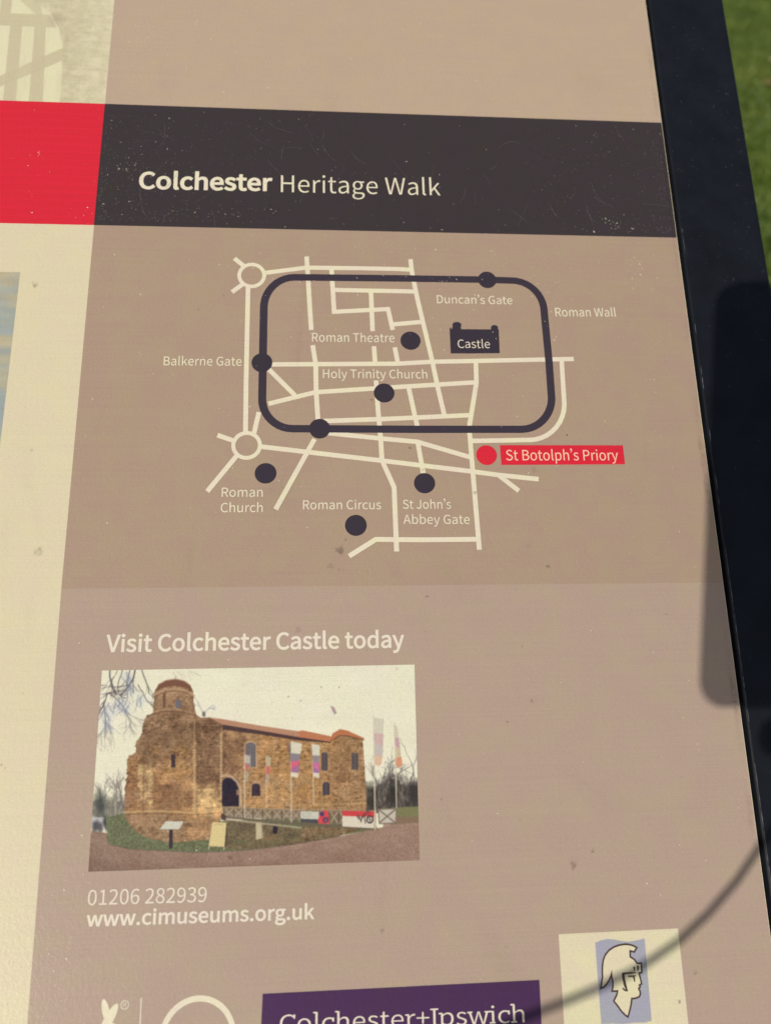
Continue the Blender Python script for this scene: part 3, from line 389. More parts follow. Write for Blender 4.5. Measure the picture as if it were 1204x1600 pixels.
def winding(loops, x, y):
    w = 0
    for L in loops:
        for i in range(len(L)):
            (x0, y0), (x1, y1) = L[i - 1], L[i]
            if (y0 <= y) != (y1 <= y):
                cx = x0 + (y - y0) * (x1 - x0) / (y1 - y0)
                if cx > x:
                    w += 1 if y1 > y0 else -1
    return w

def text_mesh(item, z, weight=0.0, slab=False):
    text, a, b, cap = item
    items, lo, hi = layout(text)
    A, B = Vector(a), Vector(b)
    d = (B - A).normalized()
    nrm = Vector((-d.y, d.x))
    lo, hi = lo / 1000 - weight, hi / 1000 + weight
    kx = (B - A).length / (hi - lo)
    ky = cap / (1 + 2 * weight)
    sh = Sheet()
    for ch, x in items:
        loops = glyph_loops(ch, x, weight)
        vs, es = [], []
        for L in loops:
            b0 = len(vs)
            vs += [Vector(p) for p in L]
            es += [(b0 + i, b0 + (i + 1) % len(L)) for i in range(len(L))]
        res = delaunay_2d_cdt(vs, es, [], 0, 1e-5)
        b0 = len(sh.v)
        for v in res[0]:
            q = A + d * ((v.x - lo) * kx) + nrm * ((v.y + weight) * ky)
            sh.v.append((q.x * MM, q.y * MM, z * MM))
        for f in res[2]:
            c = sum((res[0][i] for i in f), Vector((0, 0))) / len(f)
            if winding(loops, c.x, c.y):
                p = [res[0][i] for i in f]
                up = (p[1] - p[0]).cross(p[2] - p[0]) > 0
                f = tuple(b0 + i for i in f)
                sh.f.append(f if up else f[::-1])
    if slab:
        for ch, x in items:
            xs = [v for sp in FONT[ch][1:] for v in sp[0::6]]
            ys = [v for sp in FONT[ch][1:] for v in sp[1::6]]
            x0 = (x + min(xs)) / 1000
            x1 = (x + max(xs)) / 1000
            top = max(ys) / 1000
            bars = []
            if ch in 'lhrip':
                t = top if ch in 'lh' else 0.735
                bars += [(x0 - 0.10, x0 + 0.06, t - 0.085, t)]
                bars += [(x0 - 0.10, x0 + 0.20, 0, 0.085)] if ch != 'p' else []
            if ch == 'I':
                bars += [(x0 - 0.13, x1 + 0.13, 0.915, 1.0), (x0 - 0.13, x1 + 0.13, 0, 0.085)]
            if ch == 'w':
                bars += [(x0 - 0.05, x0 + 0.2, 0.65, 0.735), (x1 - 0.2, x1 + 0.05, 0.65, 0.735)]
            if ch in 'Cc':
                bars += [(x1 - 0.075, x1 + 0.01, top - 0.27, top - 0.04)]
            for i, (u0, u1, v0, v1) in enumerate(bars):
                q = [A + d * ((u - lo) * kx) + nrm * (v * ky) for u, v in ((u0, v0), (u1, v0), (u1, v1), (u0, v1))]
                sh.poly([(p.x, p.y) for p in q], z + 0.002)
    return sh

# ------------------------------------------------------------------ ground and grass
def ground_material():
    m, nt, p = node_mat('lawn_soil')
    tc = nt.nodes.new('ShaderNodeTexCoord').outputs['Object']
    n = noise(nt, tc, 2.2, 5, 0.65)
    n2 = noise(nt, tc, 22, 4, 0.7, (0.6, 1.0, 1.0))
    mx = math_node(nt, 'ADD', math_node(nt, 'MULTIPLY', n.outputs[0], 0.5), math_node(nt, 'MULTIPLY', n2.outputs[0], 0.5))
    r = nt.nodes.new('ShaderNodeValToRGB')
    e = r.color_ramp.elements
    e[0].position, e[0].color = 0.36, (0.040, 0.060, 0.012, 1)
    e[1].position, e[1].color = 0.64, (0.085, 0.115, 0.024, 1)
    nt.links.new(mx, r.inputs[0])
    nt.links.new(r.outputs[0], p.inputs['Base Color'])
    p.inputs['Roughness'].default_value = 0.9
    p.inputs['Specular IOR Level'].default_value = 0.2
    return m

k = 300.0
ground = mesh_obj('ground', [(-k, -k, 0), (k, -k, 0), (k, k, 0), (-k, k, 0)], [(0, 1, 2, 3)], ground_material(), None)
ground['kind'] = 'structure'
ground['label'] = 'mown green lawn around the sign'

def grass_material():
    m, nt, p = node_mat('grass_blades')
    tc = nt.nodes.new('ShaderNodeTexCoord').outputs['Object']
    n = noise(nt, tc, 3.0, 4, 0.65)
    n2 = noise(nt, tc, 60, 2, 0.6)
    mx = math_node(nt, 'ADD', math_node(nt, 'MULTIPLY', n.outputs[0], 0.6), math_node(nt, 'MULTIPLY', n2.outputs[0], 0.4))
    r = nt.nodes.new('ShaderNodeValToRGB')
    e = r.color_ramp.elements
    e[0].position, e[0].color = 0.34, (0.042, 0.074, 0.010, 1)
    e[1].position, e[1].color = 0.66, (0.140, 0.178, 0.034, 1)
    mid = e.new(0.5)
    mid.color = (0.080, 0.126, 0.019, 1)
    nt.links.new(mx, r.inputs[0])
    nt.links.new(r.outputs[0], p.inputs['Base Color'])
    p.inputs['Roughness'].default_value = 0.5
    p.inputs['Specular IOR Level'].default_value = 0.3
    return m

def scatter_grass(count, x0, x1, y0, y1, edge):
    t = NR.random((count * 5, 2))
    x = x0 + (x1 - x0) * t[:, 0]
    y = y0 + (y1 - y0) * t[:, 1]
    ok = edge(x, y)
    x, y = x[ok][:count], y[ok][:count]
    n = len(x)
    a = NR.random(n) * 2 * math.pi
    clump = 0.5 + 0.5 * np.sin(x * 7.1 + np.sin(y * 5.3) * 2) * np.sin(y * 6.4 + np.sin(x * 4.1) * 2)
    h = (0.022 + 0.03 * NR.random(n)) * (0.7 + 0.6 * clump)
    w = 0.003 + 0.003 * NR.random(n)
    lean = h * (0.25 + 0.7 * NR.random(n))
    la = NR.random(n) * 2 * math.pi
    dx, dy = np.cos(a) * w, np.sin(a) * w
    lx, ly = np.cos(la) * lean, np.sin(la) * lean
    V = np.zeros((n, 5, 3))
    V[:, 0] = np.stack([x - dx, y - dy, 0 * x - 0.004], -1)
    V[:, 1] = np.stack([x + dx, y + dy, 0 * x - 0.004], -1)
    V[:, 2] = np.stack([x + dx * 0.8 + lx * 0.35, y + dy * 0.8 + ly * 0.35, h * 0.6], -1)
    V[:, 3] = np.stack([x - dx * 0.8 + lx * 0.35, y - dy * 0.8 + ly * 0.35, h * 0.6], -1)
    V[:, 4] = np.stack([x + lx, y + ly, h], -1)
    me = bpy.data.meshes.new('lawn_grass')
    me.vertices.add(n * 5)
    me.vertices.foreach_set('co', V.reshape(-1))
    base = np.arange(n)[:, None] * 5
    loops = np.concatenate([base + np.array([0, 1, 2, 3]), base + np.array([3, 2, 4])], 1).reshape(-1)
    me.loops.add(n * 7)
    me.loops.foreach_set('vertex_index', loops.astype(np.int32))
    me.polygons.add(n * 2)
    st = np.stack([np.arange(n) * 7, np.arange(n) * 7 + 4], 1).reshape(-1)
    me.polygons.foreach_set('loop_start', st.astype(np.int32))
    me.update(calc_edges=True)
    me.validate()
    me.materials.append(grass_material())
    o = bpy.data.objects.new('lawn_grass', me)
    COL.objects.link(o)
    o['kind'] = 'stuff'
    o['label'] = 'short green grass of the sunlit lawn beyond the board'
    return o
def lawn_density(x, y):
    seen = (x > 0.55 + 0.30 * y) & (x < 1.9 + 0.42 * y) & (y > 1.2)
    far = np.hypot(x - 1.2, y - 2.2)
    return NR.random(len(x)) < np.where(seen, 1.0, 0.34 * np.clip((7.5 - far) / 4.5, 0, 1))
scatter_grass(430000, -4.5, 6.5, -4.5, 8.5, lawn_density)

def leaf(name, label, loc, size, rot, rgb):
    m, nt, p = node_mat('dry_leaf')
    tc = nt.nodes.new('ShaderNodeTexCoord').outputs['Object']
    n = noise(nt, tc, 60, 3)
    r = nt.nodes.new('ShaderNodeValToRGB')
    r.color_ramp.elements[0].color = (*[c * 0.6 for c in rgb], 1)
    r.color_ramp.elements[1].color = (*[min(1, c * 1.3) for c in rgb], 1)
    nt.links.new(n.outputs[0], r.inputs[0])
    nt.links.new(r.outputs[0], p.inputs['Base Color'])
    V, F = [], []
    N = 10
    for i in range(N + 1):
        t = i / N
        wd = 0.34 * math.sin(math.pi * t) ** 0.8 * (1 + 0.18 * math.sin(t * 22))
        zz = 0.18 * (t - 0.5) ** 2
        for s_ in (-1, 0, 1):
            V.append(((t - 0.5) * size, s_ * wd * size, (zz + 0.16 * abs(s_) * wd) * size))
    for i in range(N):
        for j in range(2):
            q = i * 3 + j
            F.append((q, q + 3, q + 4, q + 1))
    o = mesh_obj(name, V, F, m, None, True)
    o.location = loc
    o.rotation_euler = (0.25, -0.2, rot)
    o['label'] = label
    o['category'] = 'leaf'
    o['group'] = 'fallen leaves on the lawn'
    return o
leaf('fallen_leaf', 'orange brown dry leaf lying on the lawn, nearer the board frame', (2.22, 3.96, 0.045), 0.06, 0.6, (0.17, 0.13, 0.04))
leaf('fallen_leaf', 'pale buff dry leaf lying farther out on the lawn at the photo edge', (2.46, 4.42, 0.045), 0.065, -0.4, (0.42, 0.33, 0.18))

# ------------------------------------------------------------------ the sign
sign = thing('information_sign', 'tilted beige heritage information board with a town map, set in a navy frame', 'sign')
X0, X1, Y0, Y1 = -560.0, 128.4, -225.0, 268.0
def on_board(o):
    o.matrix_parent_inverse = Matrix.Identity(4)
    o.matrix_local = BOARD
    return o
on_board(box_obj('board', (X0 * MM, X1 * MM, Y0 * MM, Y1 * MM, -0.004, 0.0), M_CREAM, sign))
# rails: flat tops standing 1.5 mm proud of the board, a dark joint between
RX0, RX1 = 129.75, 165.9
on_board(box_obj('frame_rail', (RX0 * MM, RX1 * MM, (Y0 - 38) * MM, (Y1 + 38) * MM, -0.030, 0.0013), M_FRAME, sign, 0.0007))
on_board(box_obj('frame_rail', ((X0 - 37.5) * MM, (X0 - 1.35) * MM, (Y0 - 38) * MM, (Y1 + 38) * MM, -0.030, 0.0013), M_FRAME, sign, 0.0007))
on_board(box_obj('frame_rail', ((X0 - 1.25) * MM, (RX0 - 0.1) * MM, (Y1 + 1.35) * MM, (Y1 + 38) * MM, -0.030, 0.0013), M_FRAME, sign, 0.0007))
on_board(box_obj('frame_rail', ((X0 - 1.25) * MM, (RX0 - 0.1) * MM, (Y0 - 38) * MM, (Y0 - 1.35) * MM, -0.030, 0.0013), M_FRAME, sign, 0.0007))
on_board(box_obj('gasket', ((X1 + 0.02) * MM, (RX0 - 0.02) * MM, Y0 * MM, Y1 * MM, -0.012, -0.0028), M_SEAL, sign))
on_board(box_obj('back_plate', ((X0 - 1) * MM, (X1 + 1) * MM, (Y0 - 1) * MM, (Y1 + 1) * MM, -0.020, -0.0125), M_FRAME, sign))
for px in (-0.45, 0.02):
    bm = bmesh.new()
    box(bm, px - 0.04, px + 0.04, -0.04, 0.04, 0.012, H_BOARD - 0.075)
    bmesh.ops.bevel(bm, geom=bm.edges[:], offset=0.004, segments=2, affect='EDGES')
    box(bm, px - 0.09, px + 0.09, -0.09, 0.09, 0.0, 0.0125)
    me = bpy.data.meshes.new('post')
    bm.to_mesh(me); bm.free()
    me.materials.append(M_FRAME)
    po = bpy.data.objects.new('post', me)
    COL.objects.link(po)
    po.parent = sign

def part(sh, name, mat, label=None, parent=None):
    o = sh.build(name, mat, parent or sign, label)
    if parent is None:
        on_board(o)
    return o

LX = lambda y: -117.0 if y > -40 else -117.0 + (-40 - y) * 0.0125
def field(y0, y1, x1, z, x0=None):
    a, b = (LX(y1), LX(y0)) if x0 is None else (x0, x0)
    return Sheet().poly([(b, y0), (x1, y0), (x1, y1), (a, y1)], z)
part(field(181.0, Y1 - 0.3, 128.2, 0.020), 'upper_field', M_BEIGE, 'plain beige field above the dark band')
part(Sheet().poly([(-117.0, -28.1), (128.2, -28.1), (128.2, Y0 + 0.3), (-114.9, Y0 + 0.3), (-115.4, -165)], 0.020), 'lower_field', M_BEIGE_LOW, 'lighter beige field under the map')
map_panel = part(field(-28.1, 122.0, 128.2, 0.030), 'map_panel', M_MAP, 'darker beige field carrying the town map')
header = part(Sheet().poly([(-117.1, 121.5), (128.22, 121.9), (128.22, 181.2), (-117.1, 181.2)], 0.040), 'header_band', M_DARK, 'charcoal title band')
red_band = part(Sheet().poly([(X0 + 1, 120.6), (-117.1, 121.5), (-117.1, 181.2), (X0 + 1, 180.6)], 0.040), 'red_band', M_RED, 'plain red band left of the title')

part(text_mesh(HEAD1, 0.060, 0.040), 'lettering', M_LETTER, 'bold cream word Colchester', header)
part(text_mesh(HEAD2, 0.060, -0.008), 'lettering', M_LETTER, 'light cream words Heritage Walk', header)

# map
for i, (pts, w) in enumerate(ROADS):
    part(Sheet().stroke(pts, w, 0.050 + 0.002 * i), 'map_road', M_ROAD, None, map_panel)
for c in ROUNDS:
    part(Sheet().disc(c, 5.82, 0.112, 64, 4.25), 'map_roundabout', M_ROAD, None, map_panel)
part(Sheet().stroke(WALL, 3.05, 0.120, closed=True), 'town_wall_line', M_WALLP, 'thick charcoal rounded loop of the town wall', map_panel)
for c in MARKERS:
    part(Sheet().disc(c, 4.06, 0.126), 'site_marker', M_MARK, None, map_panel)
part(Sheet().disc(GATE, 3.85, 0.126), 'site_marker', M_MARK, None, map_panel)
part(Sheet().disc(RED, 4.06, 0.126), 'site_marker', M_RED, 'red dot of the place where the board stands', map_panel)
part(Sheet().poly(CASTLE, 0.122), 'castle_symbol', M_MARK, 'charcoal castle outline with two turrets', map_panel)
part(Sheet().poly(REDLABEL, 0.122), 'name_plate', M_RED, 'red strip behind the lettering', map_panel)
for t in MAP_TEXT:
    part(text_mesh(t, 0.132, 0.004), 'place_name', M_LETTER, 'cream lettering reading ' + t[0], map_panel)
part(text_mesh(CASTLE_TEXT, 0.132, -0.006), 'place_name', M_LETTER, 'cream lettering reading Castle', map_panel)
part(text_mesh(RED_TEXT, 0.132, 0.004), 'place_name', M_LETTER_RED, 'pale lettering on the red strip', map_panel)

# lower lettering
part(text_mesh(VISIT, 0.050, 0.030), 'lettering', M_LETTER_SOFT, 'heading above the castle photograph')
part(text_mesh(PHONE_NO, 0.050, 0.0), 'lettering', M_LETTER_SOFT, 'thin line of telephone digits')
part(text_mesh(WEB, 0.050, 0.030), 'lettering', M_LETTER_SOFT, 'bold web address')

# ------------------------------------------------------------------ printed pictures
def vnoise(x, y, seed=0):
    xi = np.floor(x).astype(np.int64); yi = np.floor(y).astype(np.int64)
    fx = x - xi; fy = y - yi
    fx = fx * fx * (3 - 2 * fx); fy = fy * fy * (3 - 2 * fy)
    def h(a, b):
        n = (a * 374761393 + b * 668265263 + seed * 1274126177) & 0xffffffff
        n = ((n ^ (n >> 13)) * 1274126177) & 0xffffffff
        return ((n ^ (n >> 16)) & 0xffff) / 65535.0
    return (h(xi, yi) * (1 - fx) + h(xi + 1, yi) * fx) * (1 - fy) + (h(xi, yi + 1) * (1 - fx) + h(xi + 1, yi + 1) * fx) * fy
def fbm(x, y, seed=0, n=4):
    t, a, w = 0, 1.0, 0
    for i in range(n):
        t = t + a * vnoise(x * 2 ** i, y * 2 ** i, seed + i); w += a; a *= 0.55
    return t / w

class Paint:
    def __init__(s, corners, nx, ny, base):
        s.nx, s.ny = nx, ny
        u, v = np.meshgrid(np.linspace(0, 1, nx), np.linspace(0, 1, ny))
        tl, tr, br, bl = [np.array(c, float) for c in corners]
        P = (tl * (1 - u[..., None]) + tr * u[..., None]) * (1 - v[..., None]) + (bl * (1 - u[..., None]) + br * u[..., None]) * v[..., None]
        s.X, s.Y = P[..., 0], P[..., 1]
        s.C = np.zeros((ny, nx, 3)) + np.array(base, float)
    def mask(s, poly, sl=(slice(None), slice(None))):
        poly = np.array(poly, float)
        x, y = s.X[sl], s.Y[sl]
        ins = np.zeros(x.shape, bool)
        j = len(poly) - 1
        for i in range(len(poly)):
            (xi, yi), (xj, yj) = poly[i], poly[j]
            if yi != yj:
                c = ((yi > y) != (yj > y)) & (x < (xj - xi) * (y - yi) / (yj - yi) + xi)
                ins ^= c
            j = i
        return ins
    def box(s, x0, x1, y0, y1):
        m = (s.X > x0) & (s.X < x1) & (s.Y > y0) & (s.Y < y1)
        r = np.flatnonzero(m.any(1)); c = np.flatnonzero(m.any(0))
        if not len(r):
            return None
        return slice(r[0], r[-1] + 1), slice(c[0], c[-1] + 1)
    def blend(s, m, col, a=1.0, sl=(slice(None), slice(None))):
        m = (m * a)[..., None] if np.ndim(m) == 2 else m
        s.C[sl] = s.C[sl] * (1 - m) + np.asarray(col, float) * m
    def poly(s, pts, col, a=1.0):
        q = np.array(pts, float)
        sl = s.box(q[:, 0].min() - 2, q[:, 0].max() + 2, q[:, 1].min() - 2, q[:, 1].max() + 2)
        if sl:
            s.blend(s.mask(pts, sl).astype(float), col, a, sl)
    def line(s, pts, w, col, a=1.0, soft=1.0):
        q = np.array(pts, float)
        k = w / 2 + soft + 2
        sl = s.box(q[:, 0].min() - k, q[:, 0].max() + k, q[:, 1].min() - k, q[:, 1].max() + k)
        if not sl:
            return
        X, Y = s.X[sl], s.Y[sl]
        d = np.full(X.shape, 1e9)
        for (x0, y0), (x1, y1) in zip(pts[:-1], pts[1:]):
            dx, dy = x1 - x0, y1 - y0
            L = dx * dx + dy * dy + 1e-9
            t = np.clip(((X - x0) * dx + (Y - y0) * dy) / L, 0, 1)
            d = np.minimum(d, np.hypot(X - x0 - t * dx, Y - y0 - t * dy))
        s.blend(np.clip((w / 2 + soft - d) / (2 * soft), 0, 1), col, a, sl)
    def blob(s, x, y, rx, ry, col, a=1.0, soft=0.5):
        sl = s.box(x - rx - 1, x + rx + 1, y - ry - 1, y + ry + 1)
        if sl:
            d = np.hypot((s.X[sl] - x) / rx, (s.Y[sl] - y) / ry)
            s.blend(np.clip((1 - d) / soft, 0, 1), col, a, sl)
    def build(s, name, quad, z, label=None):
        A = s.C
        ny, nx = A.shape[0] // 2, A.shape[1] // 2
        A = A[:ny * 2, :nx * 2].reshape(ny, 2, nx, 2, 3).mean((1, 3))
        u, v = np.meshgrid(np.linspace(0, 1, nx), np.linspace(0, 1, ny))
        tl, tr, br, bl = [np.array(c, float) for c in quad]
        P = (tl * (1 - u[..., None]) + tr * u[..., None]) * (1 - v[..., None]) + (bl * (1 - u[..., None]) + br * u[..., None]) * v[..., None]
        V = np.concatenate([P * MM, np.full((ny, nx, 1), z * MM)], -1).reshape(-1, 3)
        idx = np.arange(nx * ny).reshape(ny, nx)
        F = np.stack([idx[1:, :-1], idx[1:, 1:], idx[:-1, 1:], idx[:-1, :-1]], -1).reshape(-1, 4)
        me = bpy.data.meshes.new(name)
        me.vertices.add(len(V)); me.vertices.foreach_set('co', V.reshape(-1))
        me.loops.add(len(F) * 4); me.loops.foreach_set('vertex_index', F.reshape(-1).astype(np.int32))
        me.polygons.add(len(F)); me.polygons.foreach_set('loop_start', (np.arange(len(F)) * 4).astype(np.int32))
        me.update(calc_edges=True)
        at = me.attributes.new('ink', 'FLOAT_COLOR', 'POINT')
        rgb = np.clip((lin(np.clip(A, 0, 255)) - VEIL) * GAIN, 0.003, 0.9).reshape(-1, 3)
        at.data.foreach_set('color', np.concatenate([rgb, np.ones((len(rgb), 1))], 1).astype(np.float32).reshape(-1))
        me.materials.append(M_PICTURE)
        o = bpy.data.objects.new(name, me)
        COL.objects.link(o)
        o.parent = sign
        if label:
            o['label'] = label
        return on_board(o)

def castle_picture():
    p = Paint(((67, 177), (1175, 155), (1193, 850), (19, 891)), 880, 524, (236, 231, 206))
    X, Y = p.X, p.Y
    n = fbm(X / 160, Y / 70, 3)
    p.C += ((n - 0.5) * 10)[..., None] * np.array((1.0, 1.0, 1.3))
    p.blend(np.clip((330 - Y) / 400, 0, 1) * 0.25, (230, 228, 206))
    rr = random.Random(4)
    def twig(x, y, ang, ln, w, depth, col, droop=0.25):
        pts = [(x, y)]
        for i in range(4):
            ang += rr.uniform(-0.28, 0.28)
            ang += droop * 0.12 * math.sin(math.pi / 2 - ang)
            x += math.cos(ang) * ln / 4; y += math.sin(ang) * ln / 4
            pts.append((x, y))
        p.line(pts, w, col, min(1.0, 0.5 + w * 0.14), 1.1)
        if depth:
            for k in range(rr.choice((2, 3, 3))):
                q = pts[rr.randint(1, 4)]
                twig(q[0], q[1], ang + rr.uniform(-0.75, 0.75), ln * rr.uniform(0.5, 0.75), w * 0.6, depth - 1, col, droop)
    # hanging branches at the upper left
    dk, bl = (100, 92, 98), (128, 134, 154)
    for x, y, a, ln, w, d in ((95, 176, 1.75, 95, 4.5, 3), (85, 265, 1.9, 80, 3.5, 3), (90, 262, 0.75, 110, 3, 3), (138, 176, 1.7, 90, 3, 2), (165, 176, 1.6, 70, 3, 2), (182, 176, 1.55, 110, 5, 3), (205, 176, 1.25, 90, 3.5, 2), (70, 300, 1.6, 110, 3, 3), (192, 230, 1.35, 70, 3, 2), (120, 178, 2.0, 60, 2.5, 2)):
        twig(x, y, a, ln, w, d, dk)
    for x, y in ((100, 320), (135, 300), (150, 320), (85, 345), (205, 290), (170, 250), (80, 385), (150, 205)):
        p.blob(x, y, 34, 34, (164, 178, 202), 0.28, 1.0)
        for k in range(3):
            twig(x + rr.uniform(-14, 14), y - 22, rr.uniform(1.1, 2.1), 45, 2, 1, bl)
    for k in range(8):
        twig(rr.uniform(290, 390), rr.uniform(172, 185), rr.uniform(0.2, 1.2), 30, 1.2, 0, (160, 150, 140))
    # trees behind, left and right
    def trees(x0, x1, y0, y1, seed, dens, dark, light):
        m = (X > x0) & (X < x1) & (Y > y0 - 60) & (Y < y1)
        crown = y0 + 60 * (fbm(X / 38, X * 0 + 3, seed, 3) - 0.5) + 40 * (fbm(X / 9, Y / 9, seed + 3, 2) - 0.5)
        t = np.clip((Y - crown) / 40, 0, 1) * m
        tex = fbm(X / 6, Y / 16, seed + 7, 3)
        c = np.array(dark) + (np.array(light) - np.array(dark)) * np.clip((tex - 0.35) * 2.2, 0, 1)[..., None]
        p.C = p.C * (1 - (t * dens)[..., None]) + c * (t * dens)[..., None]
    trees(995, 1200, 560, 690, 21, 0.95, (64, 58, 56), (120, 112, 104))
    for k in range(14):
        twig(rr.uniform(1000, 1190), rr.uniform(600, 640), -1.57 + rr.uniform(-0.35, 0.35), rr.uniform(60, 95), 2.6, 2, (98, 92, 94), -0.1)
    p.blob(1095, 625, 26, 75, (58, 54, 52), 0.8, 0.7); p.blob(1175, 625, 32, 58, (64, 60, 60), 0.85, 0.5); p.blob(1020, 640, 22, 70, (62, 58, 54), 0.7, 0.7)
    trees(15, 150, 630, 730, 33, 0.75, (78, 76, 72), (150, 142, 126))
    for k in range(9):
        twig(rr.uniform(40, 140), rr.uniform(640, 690), -1.57 + rr.uniform(-0.3, 0.3), rr.uniform(50, 85), 2.4, 2, (112, 104, 102), -0.1)
    p.blob(62, 660, 26, 60, (62, 66, 66), 0.8, 0.7)
    p.poly([(30, 706), (75, 706), (72, 730), (28, 732)], (208, 206, 208), 0.7)
    for x, y in ((40, 740), (62, 742), (50, 735), (78, 722), (84, 735)):
        p.blob(x, y, 12, 26, (66, 64, 74), 0.8, 0.6)
    # grass bank
    bank = [(80, 706), (110, 700), (150, 690), (300, 730), (1000, 690), (1030, 745), (900, 768), (700, 802), (560, 818), (400, 824), (160, 814), (88, 795)]
    p.poly(bank, (108, 112, 84))
    g = p.mask(bank)
    p.C += (g * (fbm(X / 4, Y / 4, 9, 3) - 0.5) * 80)[..., None] * np.array((0.8, 1.0, 0.7))
    p.poly([(1060, 674), (1195, 666), (1195, 730), (1090, 735)], (126, 124, 90))
    p.poly([(1060, 705), (1195, 700), (1195, 732), (1060, 738)], (140, 110, 96), 0.7)
    # castle masses
    jx = (fbm(X / 7, Y / 7, 201, 2) - 0.5) * 9
    jy = (fbm(X / 7, Y / 7, 207, 2) - 0.5) * 7
    def rough_mask(poly):
        # ruined masonry has no straight edge
        x0, y0 = p.X, p.Y
        p.X, p.Y = x0 + jx, y0 + jy
        m = p.mask(poly)
        p.X, p.Y = x0, y0
        return m
    def stone(poly, col, seed, amp=52, rough=True):
        m = rough_mask(poly) if rough else p.mask(poly)
        a = fbm(X / 5.0, Y / 3.6, seed, 2) - 0.5
        b = fbm(X / 48, Y / 30, seed + 5, 3) - 0.5
        e = fbm(X / 16, Y / 9, seed + 8, 2) - 0.5
        d = np.clip(vnoise(X / 7.5, Y / 5.5, seed + 11) - 0.66, 0, 1) * 2.6
        c = np.array(col)[None, None] + (a * amp * 1.05)[..., None] * np.array((1.0, 0.92, 0.78)) + (b * 42)[..., None] * np.array((1.0, 0.93, 0.80)) + (e * 24)[..., None] * np.array((1.0, 0.9, 0.75))
        c = c * (1 - 0.36 * np.clip(d, 0, 1))[..., None]
        lt = np.clip(vnoise(X / 8, Y / 6, seed + 17) - 0.70, 0, 1) * 3.2
        c = c + (lt[..., None] * np.array((34, 32, 27)))
        course = 0.5 + 0.5 * np.sin((Y + 3 * vnoise(X / 20, Y / 20, seed + 23)) * 2 * math.pi / 11)
        c = c - (np.clip(course - 0.7, 0, 1) * 34)[..., None] * np.array((1, 0.95, 0.85))
        p.C = np.where(m[..., None], c, p.C)
    left_body = left = [(148, 712), (143, 690), (146, 600), (153, 548), (153, 505), (160, 490), (177, 484), (183, 470), (182, 440), (195, 424), (206, 418), (207, 390), (215, 358), (226, 344), (243, 336), (247, 290), (248, 262), (262, 240), (290, 228), (322, 222), (352, 228), (375, 244), (386, 265), (388, 300), (394, 342), (412, 354), (440, 352), (488, 362), (486, 700), (478, 722), (440, 782), (300, 792), (220, 776), (175, 748)]
    stone(left, (158, 126, 97), 40, 46)
    main_body = main = [(484, 362), (760, 403), (870, 436), (876, 668), (1000, 662), (1003, 690), (880, 700), (484, 690)]
    stone(main, (170, 134, 98), 50, 44, False)
    right_body = [(870, 432), (905, 408), (935, 410), (986, 430), (993, 520), (1000, 662), (872, 670)]
    stone(right_body, (166, 131, 97), 60, 50, False)
    # darker weathered parts, paler repairs
    def wash(pts, col, a, seed=70, sc=26):
        n = fbm(X / sc, Y / sc, seed, 4)
        q = np.array(pts, float)
        cx, cy = q.mean(0)
        w, h = np.ptp(q[:, 0]) / 2 + 6, np.ptp(q[:, 1]) / 2 + 6
        edge = np.clip(1.15 - np.maximum(np.abs(X - cx) / w, np.abs(Y - cy) / h) + (n - 0.5) * 1.0, 0, 0.4) / 0.4
        body = rough_mask(left_body) | rough_mask(main_body) | rough_mask(right_body)
        m = edge * body * np.clip(0.1 + 2.4 * (n - 0.27), 0, 1)
        k = (m * a)[..., None]
        lum = p.C.mean(-1, keepdims=True) / 120.0
        p.C = p.C * (1 - k) + np.array(col, float) * np.clip(lum, 0.55, 1.5) * k
    wash([(205, 345), (390, 345), (400, 470), (385, 520), (215, 520), (200, 430)], (116, 88, 68), 0.85, 71)
    wash([(395, 352), (486, 362), (484, 600), (396, 610)], (116, 88, 68), 0.95, 72)
    wash([(487, 392), (560, 404), (560, 570), (487, 566)], (118, 88, 70), 0.9, 73)
    wash([(150, 490), (215, 480), (200, 690), (146, 690)], (150, 108, 72), 0.6, 74)
    wash([(150, 560), (385, 540), (385, 690), (150, 690)], (150, 106, 72), 0.5, 75)
    wash([(240, 600), (350, 590), (350, 680), (240, 680)], (134, 98, 70), 0.7, 76)
    wash([(250, 470), (380, 470), (380, 600), (250, 590)], (196, 150, 98), 0.6, 77)
    wash([(395, 612), (484, 604), (484, 684), (395, 688)], (208, 172, 122), 0.95, 78)
    wash([(395, 690), (480, 690), (470, 770), (360, 780)], (194, 148, 102), 0.7, 79)
    wash([(200, 520), (235, 520), (232, 660), (200, 660)], (212, 180, 130), 0.9, 80, 16)
    wash([(560, 600), (860, 600), (860, 670), (560, 670)], (184, 136, 84), 0.5, 81)
    wash([(880, 420), (932, 420), (925, 600), (885, 600)], (126, 92, 66), 0.55, 82)
    wash([(620, 400), (870, 440), (860, 560), (640, 560)], (182, 134, 84), 0.45, 83)
    # drum, dome and mouldings
    p.poly([(248, 258), (262, 232), (290, 216), (322, 211), (352, 218), (375, 235), (386, 260), (362, 244), (320, 236), (285, 240)], (124, 86, 70))
    p.line([(262, 230), (290, 214), (322, 209), (352, 216), (374, 233)], 2.5, (150, 108, 88), 0.8)
    p.line([(249, 268), (285, 250), (320, 246), (362, 254), (387, 272)], 6, (184, 150, 118), 0.85)
    p.line([(249, 276), (285, 258), (320, 254), (362, 262), (387, 280)], 2.5, (98, 74, 58), 0.8)
    p.line([(246, 338), (290, 328), (340, 332), (394, 344)], 3, (104, 78, 62), 0.75)
    p.line([(246, 333), (290, 322), (340, 326), (392, 338)], 3, (190, 156, 116), 0.6)
    p.poly([(323, 288), (342, 288), (342, 318), (323, 318)], (112, 106, 112)); p.poly([(278, 264), (288, 262), (288, 316), (278, 318)], (104, 76, 60), 0.8)
    p.line([(322, 210), (322, 200)], 2, (120, 110, 104), 0.8)
